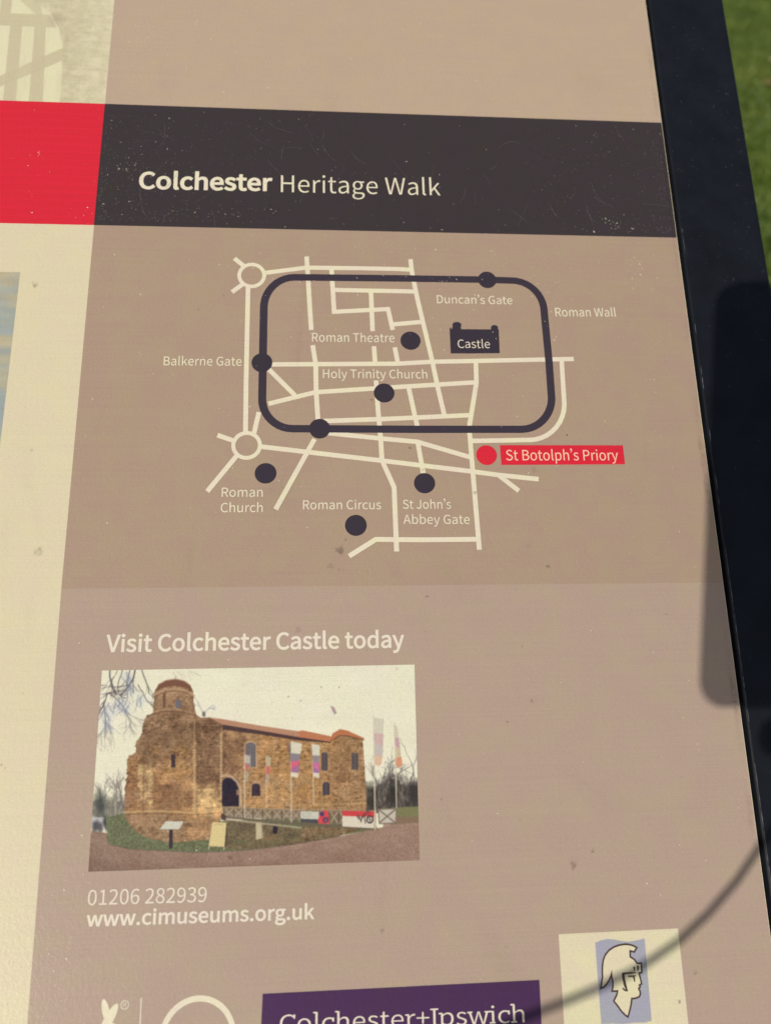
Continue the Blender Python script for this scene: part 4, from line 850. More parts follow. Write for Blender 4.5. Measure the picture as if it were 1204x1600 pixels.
    p.poly([(306, 486), (321, 486), (321, 532), (306, 532)], (70, 58, 62))
    # quoins, plinth
    for k in range(26):
        y = 468 + k * 9
        p.poly([(382 + rr.uniform(-2, 2), y), (394, y), (394, y + 7), (382, y + 7)], (204, 168, 122), 0.7)
        if y > 395:
            p.poly([(477 + rr.uniform(-3, 1), y - 60), (485, y - 60), (485, y - 53), (477, y - 53)], (214, 182, 136), 0.75)
    p.line([(484, 392), (484, 690)], 2.2, (208, 176, 132), 0.8)
    p.line([(148, 688), (250, 684), (380, 690), (482, 680)], 7, (206, 170, 120), 0.75, 2)
    p.line([(148, 696), (250, 692), (380, 698), (482, 688)], 3, (112, 84, 60), 0.6)
    p.line([(345, 590), (348, 690)], 8, (196, 156, 108), 0.4, 3)
    p.line([(388, 360), (388, 690)], 5, (200, 164, 118), 0.55, 2)
    p.line([(397, 362), (396, 690)], 6, (104, 80, 60), 0.35, 3)
    p.line([(212, 500), (208, 690)], 5, (116, 88, 64), 0.5, 2.5)
    p.line([(398, 604), (480, 598)], 4, (120, 92, 70), 0.6, 2)
    p.line([(396, 540), (480, 536)], 5, (190, 150, 108), 0.4, 2)
    p.line([(930, 560), (934, 668)], 4, (200, 158, 108), 0.7, 2)
    p.line([(560, 664), (850, 662), (1000, 656)], 3, (206, 172, 124), 0.7)
    p.line([(600, 612), (860, 606)], 1.6, (198, 158, 108), 0.5)
    # roofs
    p.poly([(440, 352), (487, 358), (620, 382), (755, 402), (770, 399), (872, 420), (870, 440), (760, 424), (620, 400), (487, 378)], (184, 138, 112))
    p.poly([(755, 402), (770, 399), (872, 420), (870, 440), (760, 424)], (192, 120, 86), 0.8)
    p.poly([(487, 378), (620, 400), (760, 424), (870, 440), (870, 444), (760, 436), (620, 414), (487, 396)], (74, 58, 62), 0.92)
    p.poly([(868, 436), (878, 410), (905, 394), (932, 400), (994, 428), (985, 434), (930, 416), (902, 416), (882, 434)], (188, 118, 86))
    p.line([(872, 438), (902, 418), (930, 418), (990, 434)], 3, (96, 70, 62), 0.85)
    # openings
    def opening(x0, y0, x1, y1, fill, rim=None, arch=True, lead=False):
        w = x1 - x0
        top = [(x0 + w * (0.5 - 0.5 * math.cos(t)), y0 + w * 0.32 * (1 - math.sin(t))) for t in [math.pi * i / 8 for i in range(9)]] if arch else [(x0, y0), (x1, y0)]
        if rim:
            p.line([(x0 - 2, y1)] + [(x, y - 2) for x, y in top] + [(x1 + 2, y1)], 6, rim, 0.8)
        p.poly([(x0, y1)] + top + [(x1, y1)], fill)
        if lead:
            p.line([((x0 + x1) / 2, y0), ((x0 + x1) / 2, y1)], 1.6, (140, 134, 134), 0.6)
    opening(567, 442, 604, 530, (112, 106, 108), (206, 172, 132), True, True)
    p.poly([(568, 486), (586, 488), (586, 530), (568, 530)], (176, 166, 158), 0.6)
    opening(589, 588, 620, 632, (66, 56, 64), (188, 150, 116))
    opening(838, 478, 860, 542, (86, 78, 82), (170, 132, 98), True, True); opening(842, 582, 868, 628, (80, 72, 78), (184, 142, 102), True, True); opening(946, 480, 970, 540, (92, 84, 84), (166, 130, 98), False, True)
    opening(484, 566, 545, 668, (50, 46, 58), None)
    p.line([(484, 562), (500, 560), (520, 566), (538, 582), (548, 606), (550, 664)], 9, (202, 170, 138), 0.9, 2)
    p.poly([(535, 610), (548, 612), (550, 630), (535, 628)], (176, 140, 108), 0.8)
    p.blob(515, 640, 34, 30, (66, 46, 50), 0.4, 1)
    # shrub on the tower, flag
    p.blob(421, 340, 8, 14, (96, 88, 84), 0.9, 0.6); twig(418, 340, -1.9, 50, 2.2, 1, (140, 140, 152), 0); twig(424, 338, -1.0, 45, 2.2, 2, (140, 144, 166), 0)
    p.poly([(870, 307), (884, 316), (894, 336), (885, 342), (876, 326)], (190, 164, 166), 0.9); p.line([(874, 314), (888, 336)], 2.5, (112, 104, 128), 0.7); p.line([(880, 312), (890, 326)], 2, (196, 120, 118), 0.6); p.line([(869, 305), (884, 345)], 1.2, (176, 168, 152), 0.5)
    for x, y in ((552, 92), (763, 291), (720, 276), (838, 240), (902, 240)):
        p.blob(x, y, 4, 3.5, (140, 132, 118), 0.8)
    # ground: dark recess under the bridge, path
    rec = [(498, 712), (765, 745), (765, 796), (700, 802), (560, 815), (498, 812)]
    p.poly(rec, (116, 100, 78), 0.9)
    g = p.mask(rec)
    p.C += (g * (fbm(X / 6, Y / 5, 90, 3) - 0.5) * 80)[..., None] * np.array((0.9, 1.0, 0.7))
    p.blob(560, 738, 60, 22, (84, 72, 66), 0.55, 1); p.blob(730, 766, 38, 16, (76, 70, 62), 0.5, 1); p.blob(670, 790, 80, 12, (112, 112, 78), 0.6, 1); p.blob(645, 775, 50, 16, (150, 116, 88), 0.6, 1); p.blob(540, 790, 60, 12, (92, 98, 70), 0.6, 1)
    p.poly([(664, 735), (682, 737), (680, 762), (664, 760)], (54, 46, 56))
    stone([(765, 738), (1000, 738), (905, 768), (765, 794)], (134, 112, 86), 95, 40)
    p.blob(850, 772, 70, 10, (100, 100, 72), 0.5, 1)
    p.poly([(604, 722), (622, 722), (630, 776), (604, 782)], (198, 184, 152)); p.poly([(622, 722), (628, 724), (632, 774), (626, 778)], (150, 138, 116), 0.9)
    path = [(15, 895), (20, 790), (30, 752), (84, 760), (86, 796), (160, 815), (400, 826), (560, 819), (700, 804), (900, 770), (1040, 742), (1110, 728), (1200, 722), (1200, 860)]
    m = p.mask(path)
    c = np.array((158, 130, 114))[None, None] + ((fbm(X / 2.6, Y / 2.2, 97, 2) - 0.5) * 46 + (fbm(X / 90, Y / 40, 98) - 0.5) * 26)[..., None] * np.array((1, 1, 1.05))
    c = c - np.clip((Y - 790) / 100, 0, 1)[..., None] * np.array((12, 12, 10)) - np.clip((300 - X) / 300, 0, 1)[..., None] * np.array((16, 14, 12))
    p.C = np.where(m[..., None], c, p.C)
    p.line([(84, 765), (88, 796), (160, 814), (400, 825), (560, 818), (700, 803), (900, 769)], 3, (88, 76, 66), 0.75)
    # bridge with crossed rails
    p.poly([(486, 670), (760, 682), (1034, 682), (1034, 740), (760, 716), (486, 702)], (128, 110, 92), 0.85)
    for k in range(16):
        x = 492 + k * 34
        y0, y1 = 674 + (x - 492) * 0.016, 704 + (x - 492) * 0.066
        p.line([(x + 2, y0 + 3), (x + 36, y1 + 3)], 2.6, (92, 78, 68), 0.6); p.line([(x, y0), (x + 34, y1)], 3.4, (190, 174, 150), 0.85); p.line([(x + 34, y0), (x, y1)], 3.4, (182, 166, 144), 0.85); p.line([(x, y0), (x, y1 + 2)], 4, (100, 86, 74), 0.9)
    p.line([(486, 671), (760, 680), (1034, 682)], 3, (168, 150, 126), 0.8)
    p.line([(486, 704), (760, 728), (1034, 744)], 8, (112, 98, 84), 0.95); p.line([(498, 713), (766, 741)], 5, (182, 166, 142), 0.9)
    p.poly([(480, 690), (500, 700), (498, 718), (482, 714)], (76, 60, 58), 0.9)
    # crossed gate to the right
    p.poly([(1044, 678), (1106, 676), (1104, 722), (1048, 724)], (198, 190, 176)); p.line([(1046, 680), (1103, 722)], 5, (128, 112, 98)); p.line([(1103, 679), (1048, 722)], 5, (128, 112, 98))
    p.line([(1042, 677), (1108, 675), (1106, 725), (1046, 726), (1042, 677)], 4, (132, 116, 100))
    # hoardings
    p.poly([(763, 684), (828, 686), (828, 712), (763, 710)], (206, 202, 188)); p.poly([(763, 710), (828, 712), (828, 726), (763, 722)], (84, 80, 86))
    for y in (690, 696, 702):
        p.line([(768, y), (800 + (y % 5) * 4, y + 1)], 1.4, (150, 146, 140), 0.7)
    p.poly([(826, 712), (832, 690), (848, 680), (862, 684), (866, 728), (826, 726)], (218, 82, 86)); p.blob(840, 694, 9, 10, (74, 66, 112), 0.95, 0.3); p.blob(852, 714, 13, 12, (80, 68, 104), 0.9, 0.4); p.blob(852, 715, 5, 5, (190, 110, 120), 0.9, 0.5)
    p.poly([(913, 682), (1027, 684), (1027, 742), (913, 736)], (222, 212, 192)); p.poly([(913, 682), (1027, 684), (1027, 704), (913, 700)], (206, 74, 78))
    p.line([(1012 + 11 * math.cos(t), 712 + 12 * math.sin(t)) for t in [i * 0.4 for i in range(17)]], 4.5, (62, 54, 58)); p.line([(1003, 706), (1021, 718)], 2.5, (80, 70, 70)); p.line([(1012, 700), (1012, 724)], 2.5, (80, 70, 70))
    for q in ([(972, 698), (980, 720), (984, 700)], [(990, 694), (996, 724)], [(985, 705), (1000, 690), (1002, 676)], [(965, 700), (972, 710)], [(1000, 672), (1010, 690)]):
        p.line(q, 4, (84, 70, 70), 0.9)
    # banner poles and banners
    for x, y0, x2, y1, w in ((565, 488, 564, 704, 3.4), (641, 492, 641, 672, 2.6), (729, 440, 730, 722, 3.6), (806, 448, 810, 664, 3.0), (1026, 346, 1031, 746, 4.4), (1101, 372, 1109, 672, 4.0)):
        p.line([(x, y0), (x2, y1)], w, (214, 202, 176), 0.95, 0.9)
    def banner(bands):
        for pts, col, a in bands:
            p.poly(pts, col, a)
    banner([([(566, 488), (584, 492), (582, 518), (566, 516)], (196, 186, 172), 0.85), ([(566, 516), (580, 524), (572, 545), (566, 545)], (202, 108, 104), 0.85), ([(566, 545), (578, 545), (576, 582), (566, 582)], (184, 170, 152), 0.7)])
    banner([([(640, 490), (658, 496), (655, 528), (640, 526)], (196, 182, 152), 0.85), ([(640, 526), (655, 528), (653, 554), (640, 556)], (206, 112, 104), 0.9), ([(640, 556), (652, 554), (650, 584), (640, 584)], (182, 166, 156), 0.75)])
    p.poly([(716, 445), (729, 445), (729, 510), (722, 510)], (120, 104, 104), 0.6)
    banner([([(729, 438), (769, 447), (763, 484), (729, 480)], (218, 210, 190), 1), ([(729, 480), (763, 484), (758, 514), (729, 512)], (142, 132, 140), 1), ([(729, 512), (758, 506), (757, 540), (729, 548)], (214, 104, 132), 1), ([(735, 532), (757, 524), (757, 552), (729, 550)], (156, 116, 156), 0.9), ([(729, 548), (756, 552), (753, 569), (729, 562)], (224, 212, 186), 1)])
    banner([([(803, 447), (832, 453), (831, 490), (805, 488)], (216, 208, 190), 1), ([(805, 488), (831, 490), (830, 516), (807, 514)], (150, 138, 142), 1), ([(807, 514), (830, 516), (830, 552), (808, 548)], (204, 116, 156), 1), ([(808, 530), (830, 544), (830, 553), (808, 550)], (160, 118, 160), 0.9), ([(808, 549), (830, 552), (830, 569), (808, 563)], (222, 210, 186), 1)])
    banner([([(1025, 352), (1063, 358), (1061, 412), (1028, 410)], (212, 206, 186), 1), ([(1028, 408), (1061, 411), (1060, 456), (1029, 452)], (206, 178, 174), 1), ([(1029, 448), (1060, 452), (1058, 496), (1029, 492)], (200, 188, 182), 1), ([(1029, 488), (1058, 492), (1054, 520), (1044, 528), (1032, 522)], (222, 188, 160), 1)])
    banner([([(1099, 373), (1112, 388), (1118, 430), (1103, 430)], (212, 200, 186), 1), ([(1103, 424), (1117, 426), (1123, 468), (1106, 462)], (198, 164, 168), 1), ([(1106, 458), (1122, 462), (1127, 504), (1108, 500)], (206, 188, 160), 1), ([(1107, 496), (1127, 494), (1131, 524), (1118, 531), (1107, 526)], (216, 152, 122), 1)])
    # notice boards on the bank
    p.poly([(287, 720), (350, 719), (334, 747), (266, 748)], (208, 206, 190)); p.line([(266, 748), (334, 748)], 2, (120, 110, 100), 0.8)
    p.poly([(299, 748), (313, 748), (311, 812), (299, 812)], (62, 54, 62))
    p.poly([(451, 722), (500, 724), (493, 806), (438, 804)], (220, 200, 146)); p.poly([(500, 724), (506, 770), (500, 808), (493, 806)], (84, 74, 64), 0.8)
    p.line([(458, 732), (470, 728), (486, 732)], 2, (150, 126, 92), 0.6); p.line([(440, 804), (438, 815)], 3, (210, 196, 160)); p.line([(492, 806), (491, 815)], 3, (210, 196, 160))
    # dot gain of the print softens the picture, then its grain
    for k in range(2):
        p.C[1:-1, 1:-1] = (p.C[1:-1, 1:-1] * 2 + p.C[:-2, 1:-1] + p.C[2:, 1:-1] + p.C[1:-1, :-2] + p.C[1:-1, 2:]) / 6
    gr = NR.normal(0, 7.0, p.C.shape[:2])
    p.C += gr[..., None]
    p.C = p.C * 0.97 + np.array((214, 200, 170)) * 0.03
    return p.build('castle_photograph', PIC, 0.050, 'printed colour photograph of a stone castle with banners and a footbridge')
castle_picture()

def timber_picture():
    # drawing units: 6 to the photographed millimetre quarter, extended past the picture edge
    p = Paint(((-700, -300), (1200, -300), (1200, 1080), (-700, 1080)), 760, 560, (230, 223, 187))
    X, Y = p.X, p.Y
    beam = (206, 194, 162)
    def b(pts, a=0.9, col=beam):
        p.poly(pts, col, a)
    b([(-700, 285), (620, 285), (700, 400), (-700, 400)])
    for x0, x1, y0, y1, dx in ((-60, 20, -300, 285, -6), (165, 265, -300, 285, 6), (-600, -500, -300, 285, 0), (-330, -240, -300, 285, 0)):
        b([(x0 - dx, y0), (x1 - dx, y0), (x1 + dx, y1), (x0 + dx, y1)])
    for q in ([(70, 400), (175, 400), (180, 1080), (78, 1080)], [(280, 400), (390, 400), (418, 1080), (305, 1080)], [(500, 400), (602, 400), (655, 1080), (530, 1080)], [(-150, 400), (-50, 400), (-50, 1080), (-150, 1080)], [(-420, 400), (-310, 400), (-310, 1080), (-420, 1080)]):
        b(q)
    b([(150, 905), (770, 585), (800, 690), (140, 1010)])
    b([(160, -60), (470, -60), (560, 300), (500, 285), (262, 95)], 0.75)
    p.blend(np.clip((fbm(X / 60, Y / 300, 4, 3) - 0.45) * 1.2, 0, 0.3), (214, 206, 170))
    st = p.mask([(455, -300), (1200, -300), (1200, 1080), (800, 1080), (790, 800), (770, 560), (720, 405), (620, 255), (520, 190), (480, 60)])
    tx = fbm(X / 90, Y / 16, 12, 4)
    t2 = fbm(X / 50, Y / 40, 15, 3)
    c = np.array((211, 201, 168))[None, None] + ((tx - 0.5) * 13 + (t2 - 0.5) * 26)[..., None] * np.array((1, 1, 0.95))
    c = c + np.clip((X - 800) / 400, 0, 1)[..., None] * 8
    p.C = np.where(st[..., None], c, p.C)
    p.blob(690, 320, 95, 70, (178, 166, 140), 0.65, 1.0); p.blob(500, 110, 60, 90, (186, 174, 146), 0.6, 1.0); p.blob(800, 520, 36, 120, (188, 176, 148), 0.5, 1.0)
    for y in (385, 430, 470, 520, 610, 700, 760, 830, 900):
        p.line([(790, y), (900, y + 4), (1010, y - 3)], 7, (192, 182, 154), 0.3, 5)
    p.C += NR.normal(0, 2.2, p.C.shape[:2])[..., None]
    # blur a little: it is a tint-back of an old print
    for k in range(2):
        p.C[1:-1, 1:-1] = (p.C[1:-1, 1:-1] * 2 + p.C[:-2, 1:-1] + p.C[2:, 1:-1] + p.C[1:-1, :-2] + p.C[1:-1, 2:]) / 6
    return p
tp = timber_picture()
# drawing units to board: 0..~1080 across 54.6 mm at the band
ux = 54.6 / 1083.0
tp.build('timber_print', [(-117.0 - (1083 + 700) * ux, 181.1 + (966 + 300) * 0.0637), (-117.0, 181.1 + (966 + 300) * 0.0637), (-117.0, 181.1 - 0.6), (-117.0 - (1083 + 700) * ux, 181.1 - 0.6)], 0.030, 'faint sepia picture of a timber framed wall beside rough stone')

def painting_picture():
    p = Paint(((0, 0), (400, 0), (400, 1000), (0, 1000)), 200, 400, (172, 176, 164))
    X, Y = p.X, p.Y
    c1 = fbm(X / 120, Y / 60, 3, 4)
    p.blend(np.clip((c1 - 0.45) * 4, 0, 0.85), (198, 182, 148)); c2 = fbm(X / 90 + 9, Y / 45, 8, 4)
    p.blend(np.clip((c2 - 0.5) * 4, 0, 0.8), (158, 168, 168))
    lo = np.clip((Y - 560) / 40 + (fbm(X / 40, Y / 40, 5) - 0.5), 0, 1)
    p.blend(lo, (122, 126, 116))
    hz = np.exp(-((Y - 520) / 35) ** 2) * np.clip(fbm(X / 70, Y / 30, 6) * 1.4, 0, 1)
    p.blend(hz, (212, 190, 130))
    p.C += ((fbm(X / 14, Y / 8, 7, 2) - 0.5) * 16)[..., None]
    return p
painting_picture().build('painting_print', [(-300, 99.2), (-144.1, 99.2), (-144.1, -70), (-300, -70)], 0.030, 'edge of a printed landscape painting with a cloudy blue grey sky')

# ------------------------------------------------------------------ emblems along the bottom
pbox = part(Sheet().poly(PURPLE, 0.050), 'purple_plate', M_PURPLE, 'purple strip with slab lettering')
part(text_mesh(SLAB, 0.070, -0.010, True), 'lettering', M_LETTER_SOFT, 'cream slab lettering cut by the photo edge', pbox)
card = part(Sheet().poly(CARD, 0.050), 'crest_card', M_CARD, 'cream card with a helmeted head')
part(Sheet().poly(CARDBLUE, 0.060), 'crest_field', M_BLUE, 'blue grey block with wavy ends', card)
part(Sheet().poly(HEAD_PATH, 0.070), 'crest_head', M_CARD, 'cream helmeted head in profile', card)
sh = Sheet().stroke(HEAD_PATH, 0.56, 0.080, closed=True)
for i, (pts, w) in enumerate(HEAD_LINES):
    sh.stroke(pts, w, 0.084 + 0.002 * i, taper=[1.0] * (len(pts) - 1) + [0.6])
part(sh, 'crest_outline', M_OUTLINE, 'brown outline of the helmeted head', card)
for i, e in enumerate(PETALS):
    part(Sheet().poly(e, 0.050 + 0.002 * i), 'petal_mark', M_LETTER, None)
part(Sheet().disc(RINGLOGO[0], RINGLOGO[1], 0.050, 96, RINGLOGO[1] - 1.75), 'ring_mark', M_LETTER, 'large cream ring')
part(Sheet().stroke(VLINE, 0.35, 0.050), 'divider_line', M_LETTER_SOFT)
sh = Sheet().disc(REG, 1.32, 0.050, 32, 1.08)
r_ = text_mesh(('R', [REG[0] - 0.5, REG[1] - 0.62], [REG[0] + 0.52, REG[1] - 0.62], 1.25), 0.050)
b0 = len(sh.v)
sh.v += r_.v
sh.f += [tuple(i + b0 for i in f) for f in r_.f]
part(sh, 'trademark_symbol', M_LETTER_SOFT)

# ------------------------------------------------------------------ wear and painted light: glint specks, dust, grime, edge highlight
def sliver(sh, x, y, ln, w, ang, z, bend=0.0):
    pts = []
    for t in (-0.5, -0.17, 0.17, 0.5):
        a = ang + bend * t
        pts.append((x + math.cos(a) * ln * t, y + math.sin(a) * ln * t))
    sh.stroke(pts, w, z, taper=[0.25, 1.0, 0.9, 0.25])

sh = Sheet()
def fleck(x, y, s_):  # pale slivers: glints of nicks in the film, painted as colour
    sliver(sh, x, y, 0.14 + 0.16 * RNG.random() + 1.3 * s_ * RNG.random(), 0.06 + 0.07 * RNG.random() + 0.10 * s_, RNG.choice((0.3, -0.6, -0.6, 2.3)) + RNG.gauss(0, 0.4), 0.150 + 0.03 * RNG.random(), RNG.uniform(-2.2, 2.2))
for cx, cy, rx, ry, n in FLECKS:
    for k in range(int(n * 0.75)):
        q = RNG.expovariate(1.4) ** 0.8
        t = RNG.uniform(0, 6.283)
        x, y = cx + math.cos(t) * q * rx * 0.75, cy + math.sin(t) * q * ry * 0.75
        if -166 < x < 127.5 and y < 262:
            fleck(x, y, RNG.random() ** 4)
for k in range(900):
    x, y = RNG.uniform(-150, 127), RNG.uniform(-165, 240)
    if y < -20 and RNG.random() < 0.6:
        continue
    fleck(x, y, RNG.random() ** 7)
o = part(sh, 'glint_fleck', M_FLECK, 'tiny nicks in the clear film, their glints painted as pale specks')
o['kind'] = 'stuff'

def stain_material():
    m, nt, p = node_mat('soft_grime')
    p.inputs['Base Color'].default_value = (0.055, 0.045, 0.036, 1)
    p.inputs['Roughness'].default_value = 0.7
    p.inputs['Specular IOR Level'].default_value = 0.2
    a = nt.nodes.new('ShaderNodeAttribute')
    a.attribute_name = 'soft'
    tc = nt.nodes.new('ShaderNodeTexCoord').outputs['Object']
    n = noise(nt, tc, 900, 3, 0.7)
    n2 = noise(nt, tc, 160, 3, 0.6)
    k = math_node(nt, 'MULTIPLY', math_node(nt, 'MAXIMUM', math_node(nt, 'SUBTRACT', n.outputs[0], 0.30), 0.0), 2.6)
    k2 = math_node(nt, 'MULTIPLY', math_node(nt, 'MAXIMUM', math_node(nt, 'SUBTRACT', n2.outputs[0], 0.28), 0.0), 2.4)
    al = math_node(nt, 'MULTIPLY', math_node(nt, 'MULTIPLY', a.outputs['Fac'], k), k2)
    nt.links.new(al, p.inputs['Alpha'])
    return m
V, F, AL = [], [], []
def stain(x, y, rx, ry, alpha, z, rot=0.0):
    b = len(V)
    V.append((x * MM, y * MM, z * MM)); AL.append(alpha)
    N = 18
    for q, (f, av) in enumerate(((0.35, 0.8), (0.7, 0.32), (1.0, 0.0))):
        for i in range(N):
            t = 2 * math.pi * i / N
            wob = 1 + 0.22 * math.sin(3 * t + x) + 0.12 * math.sin(5 * t + y)
            ex, ey = rx * f * wob * math.cos(t), ry * f * wob * math.sin(t)
            V.append(((x + ex * math.cos(rot) - ey * math.sin(rot)) * MM, (y + ex * math.sin(rot) + ey * math.cos(rot)) * MM, z * MM))
            AL.append(alpha * av)
    for i in range(N):
        j = (i + 1) % N
        F.append((b, b + 1 + i, b + 1 + j))
        for q in (0, 1):
            F.append((b + 1 + q * N + i, b + 1 + (q + 1) * N + i, b + 1 + (q + 1) * N + j, b + 1 + q * N + j))
zz = 0.190
for x, y, r in SMUDGES:
    stain(x, y, r * 1.15, r * 0.95, min(1.0, 0.55 + 0.4 / max(r, 0.4)), zz, RNG.uniform(0, 3)); zz += 0.0015
for k in range(60):
    r = 0.25 + 0.6 * RNG.random() ** 2
    stain(RNG.uniform(-150, 126), RNG.uniform(-165, 118), r, r * 0.8, RNG.uniform(0.35, 0.9), zz, RNG.uniform(0, 3)); zz += 0.0015
# broad faint water marks and handling smears, some streaking down the slope
for k in range(26):
    x, y = RNG.uniform(-140, 120), RNG.uniform(-160, 230)
    if RNG.random() < 0.45:
        stain(x, y, RNG.uniform(1.5, 4), RNG.uniform(12, 34), RNG.uniform(0.04, 0.09), zz, RNG.gauss(0, 0.12))
    else:
        stain(x, y, RNG.uniform(7, 22), RNG.uniform(5, 15), RNG.uniform(0.04, 0.10), zz, RNG.uniform(0, 3))
    zz += 0.0015
# soft darker strips along the board edge beside the frame
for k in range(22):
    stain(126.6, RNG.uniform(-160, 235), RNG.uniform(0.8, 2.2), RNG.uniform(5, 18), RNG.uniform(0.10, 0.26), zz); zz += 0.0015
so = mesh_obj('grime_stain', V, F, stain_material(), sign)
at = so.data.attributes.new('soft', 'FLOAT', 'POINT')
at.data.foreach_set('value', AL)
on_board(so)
so['kind'] = 'stuff'
so['label'] = 'soft dirt smudges, faint water marks and darker edge strips on the print'

sh = Sheet()
for k in range(60):
    x, y = RNG.uniform(-150, 127), RNG.uniform(-165, 120)
    sliver(sh, x, y, 0.15 + 0.25 * RNG.random(), 0.08 + 0.06 * RNG.random(), RNG.uniform(0, 3.14), 0.140 + 0.009 * RNG.random())
o = part(sh, 'grime_speck', M_DIRT, 'small dark dirt smudges on the print')
o['kind'] = 'stuff'

M_SCRATCH = plain('faint_scratch', (0.15, 0.135, 0.135), 0.5, 0.4, 0.3, 300)
def hair(sh, x, y, ln, w, ang, bend, z):
    pts = []
    n = 9
    for i in range(n):
        pts.append((x, y))
        ang += bend / n + RNG.gauss(0, 0.10)
        x += math.cos(ang) * ln / n
        y += math.sin(ang) * ln / n
    sh.stroke(pts, w, z, taper=[0.3] + [RNG.uniform(0.5, 1.0) for q in range(n - 2)] + [0.3])
sh = Sheet()
for k in range(46):
    hair(sh, RNG.uniform(-110, 122), RNG.uniform(126, 176), RNG.uniform(4, 17), RNG.uniform(0.05, 0.12), RNG.choice((1.4, -1.2, 0.5, 2.4)) + RNG.gauss(0, 0.4), RNG.uniform(-1.6, 1.6), 0.145)
for k in range(760):
    q = RNG.random() ** 2
    sliver(sh, RNG.choice((-116 + 70 * q, -116 + 70 * q, 126 - 60 * q)), 124 + 52 * RNG.random() ** 1.6, 0.2 + 0.9 * RNG.random(), 0.06 + 0.08 * RNG.random(), RNG.choice((-0.6, 2.3, 0.4)) + RNG.gauss(0, 0.4), 0.145, RNG.uniform(-2, 2))
o = part(sh, 'surface_scratch', M_SCRATCH, 'hair fine grey scratches on the charcoal band')
o['kind'] = 'stuff'

sh = Sheet()
for k in range(620):
    x, y = RNG.uniform(RX0 + 0.8, RX1 - 1.5), RNG.uniform(-150, 240)
    s_ = RNG.random() ** 2
    if y < 60 and RNG.random() < 0.75:
        continue
    if RNG.random() < 0.3:
        sliver(sh, x, y, 0.6 + 1.4 * s_, 0.05 + 0.06 * s_, RNG.uniform(0, 3.14), 1.31 + 0.02 * RNG.random(), RNG.uniform(-2.5, 2.5))
    else:
        sliver(sh, x, y, 0.15 + 0.4 * s_, 0.07 + 0.12 * s_, RNG.uniform(0, 3.14), 1.31 + 0.02 * RNG.random())
o = part(sh, 'dust_speck', M_DUST, 'grey dust and hairs on the dark frame')
o['kind'] = 'stuff'

sh = Sheet()  # broken pale strips paint the sunlit bevel highlight into colour
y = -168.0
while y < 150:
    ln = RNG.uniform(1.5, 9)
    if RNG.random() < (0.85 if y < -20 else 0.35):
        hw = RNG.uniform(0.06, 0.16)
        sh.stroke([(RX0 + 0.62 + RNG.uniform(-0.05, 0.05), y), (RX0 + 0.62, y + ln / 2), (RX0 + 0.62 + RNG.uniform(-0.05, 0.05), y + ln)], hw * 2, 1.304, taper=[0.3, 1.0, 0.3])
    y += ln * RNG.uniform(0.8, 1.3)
M_EDGE_LIGHT = plain('edge_light_paint', (0.12, 0.125, 0.13), 0.4, 0.5, 0.4, 300)
o = part(sh, 'edge_highlight', M_EDGE_LIGHT, 'pale line painting the lit inner edge of the frame')
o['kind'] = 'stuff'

# ------------------------------------------------------------------ the phone taking the picture and its cable
def camera_space(o):
    o.matrix_world = Matrix.Translation(CAM_LOC) @ C2W.to_4x4()
    return o
phone = thing('smartphone', 'dark smartphone held above the board, known by its rounded shadow', 'phone')
camera_space(phone)
M_PHONE = plain('black_glass', (0.02, 0.02, 0.022), 0.2, 0.5, 0.1)
M_SCREEN = plain('dark_screen', (0.01, 0.01, 0.012), 0.08, 0.5, 0.1)
M_METAL = plain('grey_metal', (0.30, 0.30, 0.31), 0.35, 0.5, 0.1)
def rounded(x0, x1, y0, y1, r, n=8):
    out = []
    for cx, cy, a in ((x1 - r, y1 - r, 0), (x0 + r, y1 - r, 90), (x0 + r, y0 + r, 180), (x1 - r, y0 + r, 270)):
        for i in range(n + 1):
            t = math.radians(a + 90 * i / n)
            out.append((cx + r * math.cos(t), cy + r * math.sin(t)))
    return out
def slab(name, outline, z0, z1, mat, parent, bev=0.001):
    bm = bmesh.new()
    f = bm.faces.new([bm.verts.new((x, y, z0)) for x, y in outline])
    e = bmesh.ops.extrude_face_region(bm, geom=[f])
    for v in e['geom']:
        if isinstance(v, bmesh.types.BMVert):
            v.co.z = z1
    bmesh.ops.recalc_face_normals(bm, faces=bm.faces[:])
    if bev:
        ed = [q for q in bm.edges if abs(q.verts[0].co.z - q.verts[1].co.z) < 1e-6]
        bmesh.ops.bevel(bm, geom=ed, offset=bev, segments=2, affect='EDGES')
    me = bpy.data.meshes.new(name)
    bm.to_mesh(me); bm.free()
    me.materials.append(mat)
    o = bpy.data.objects.new(name, me)
    COL.objects.link(o)
    o.parent = parent
    return o
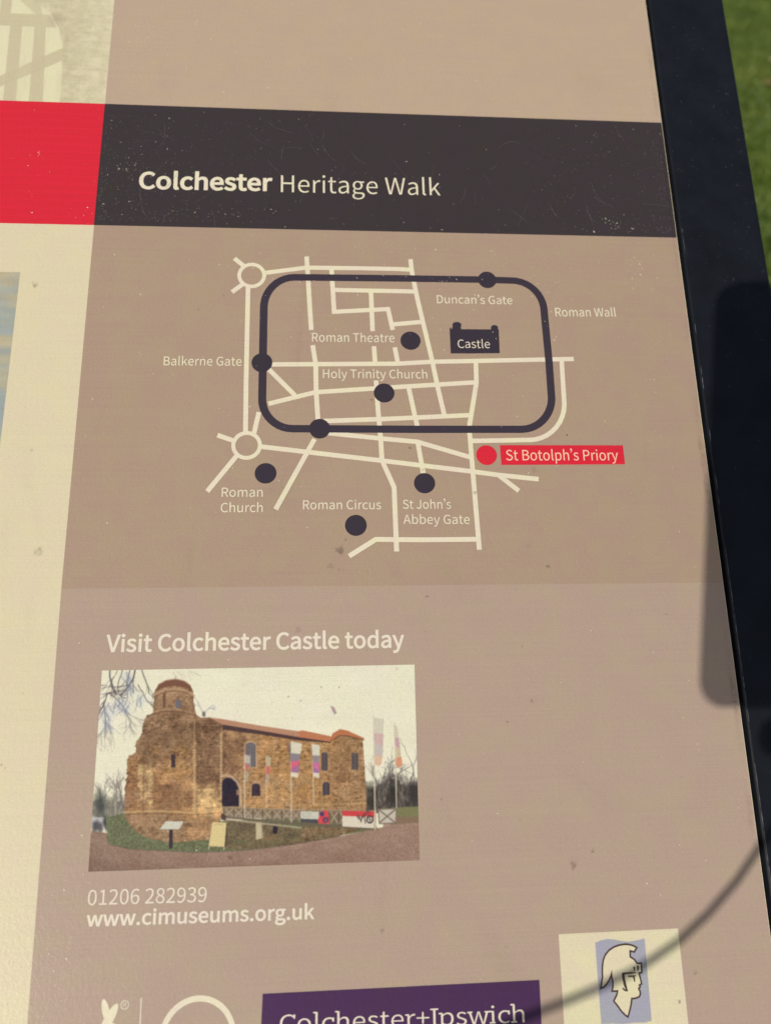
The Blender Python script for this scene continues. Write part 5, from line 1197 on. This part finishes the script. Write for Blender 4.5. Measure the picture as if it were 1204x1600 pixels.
slab('body', rounded(-0.0465, 0.0275, -0.1308, 0.028, 0.0095), 0.0035, 0.0115, M_PHONE, phone)
slab('screen', rounded(-0.0443, 0.0253, -0.1286, 0.0258, 0.008), 0.0116, 0.0120, M_SCREEN, phone, 0)
slab('camera_bar', rounded(-0.0400, 0.0215, -0.009, 0.009, 0.0085), 0.0012, 0.0034, M_METAL, phone, 0.0004)

def tube(name, pts, rads, mat, parent, n=12):
    V, F = [], []
    P = [Vector(p) for p in pts]
    for i, q in enumerate(P):
        d = (P[min(i + 1, len(P) - 1)] - P[max(i - 1, 0)]).normalized()
        a = d.cross(Vector((0, 0, 1))).normalized()
        b = d.cross(a)
        for k in range(n):
            t = 2 * math.pi * k / n
            V.append(q + (a * math.cos(t) + b * math.sin(t)) * rads[i])
    for i in range(len(P) - 1):
        for k in range(n):
            j = (k + 1) % n
            F.append((i * n + k, i * n + j, (i + 1) * n + j, (i + 1) * n + k))
    F.append(tuple(range(n))[::-1]); F.append(tuple(range((len(P) - 1) * n, len(P) * n)))
    return mesh_obj(name, V, F, mat, parent, True)
cable = thing('phone_cable', 'thin dark cable hanging in a curve from the phone, known by its curved shadow', 'cable')
camera_space(cable)
CP = [(-0.0040, -0.1370), (-0.0077, -0.1473), (-0.0140, -0.1609), (-0.0202, -0.1695), (-0.0248, -0.1754), (-0.0318, -0.1840), (-0.0413, -0.1930), (-0.0506, -0.2000), (-0.0629, -0.2066), (-0.0771, -0.2117), (-0.0891, -0.2152), (-0.1029, -0.2190), (-0.1145, -0.2225), (-0.1335, -0.2285), (-0.165, -0.240), (-0.21, -0.262)]
tube('cord', [(x, y, 0.006) for x, y in CP], [0.0016] * len(CP), M_PHONE, cable)
tube('plug', [(-0.0035, -0.1306, 0.0075), (-0.0035, -0.133, 0.0075), (-0.0038, -0.140, 0.0070)], [0.004, 0.0045, 0.003], M_PHONE, cable)
slab('blob_shadow_caster', rounded(-0.0250, -0.006, -0.1462, -0.1342, 0.0055), 0.0045, 0.0105, M_PHONE, cable, 0.001)  # unseen slab added to cast the shadow blob below the phone
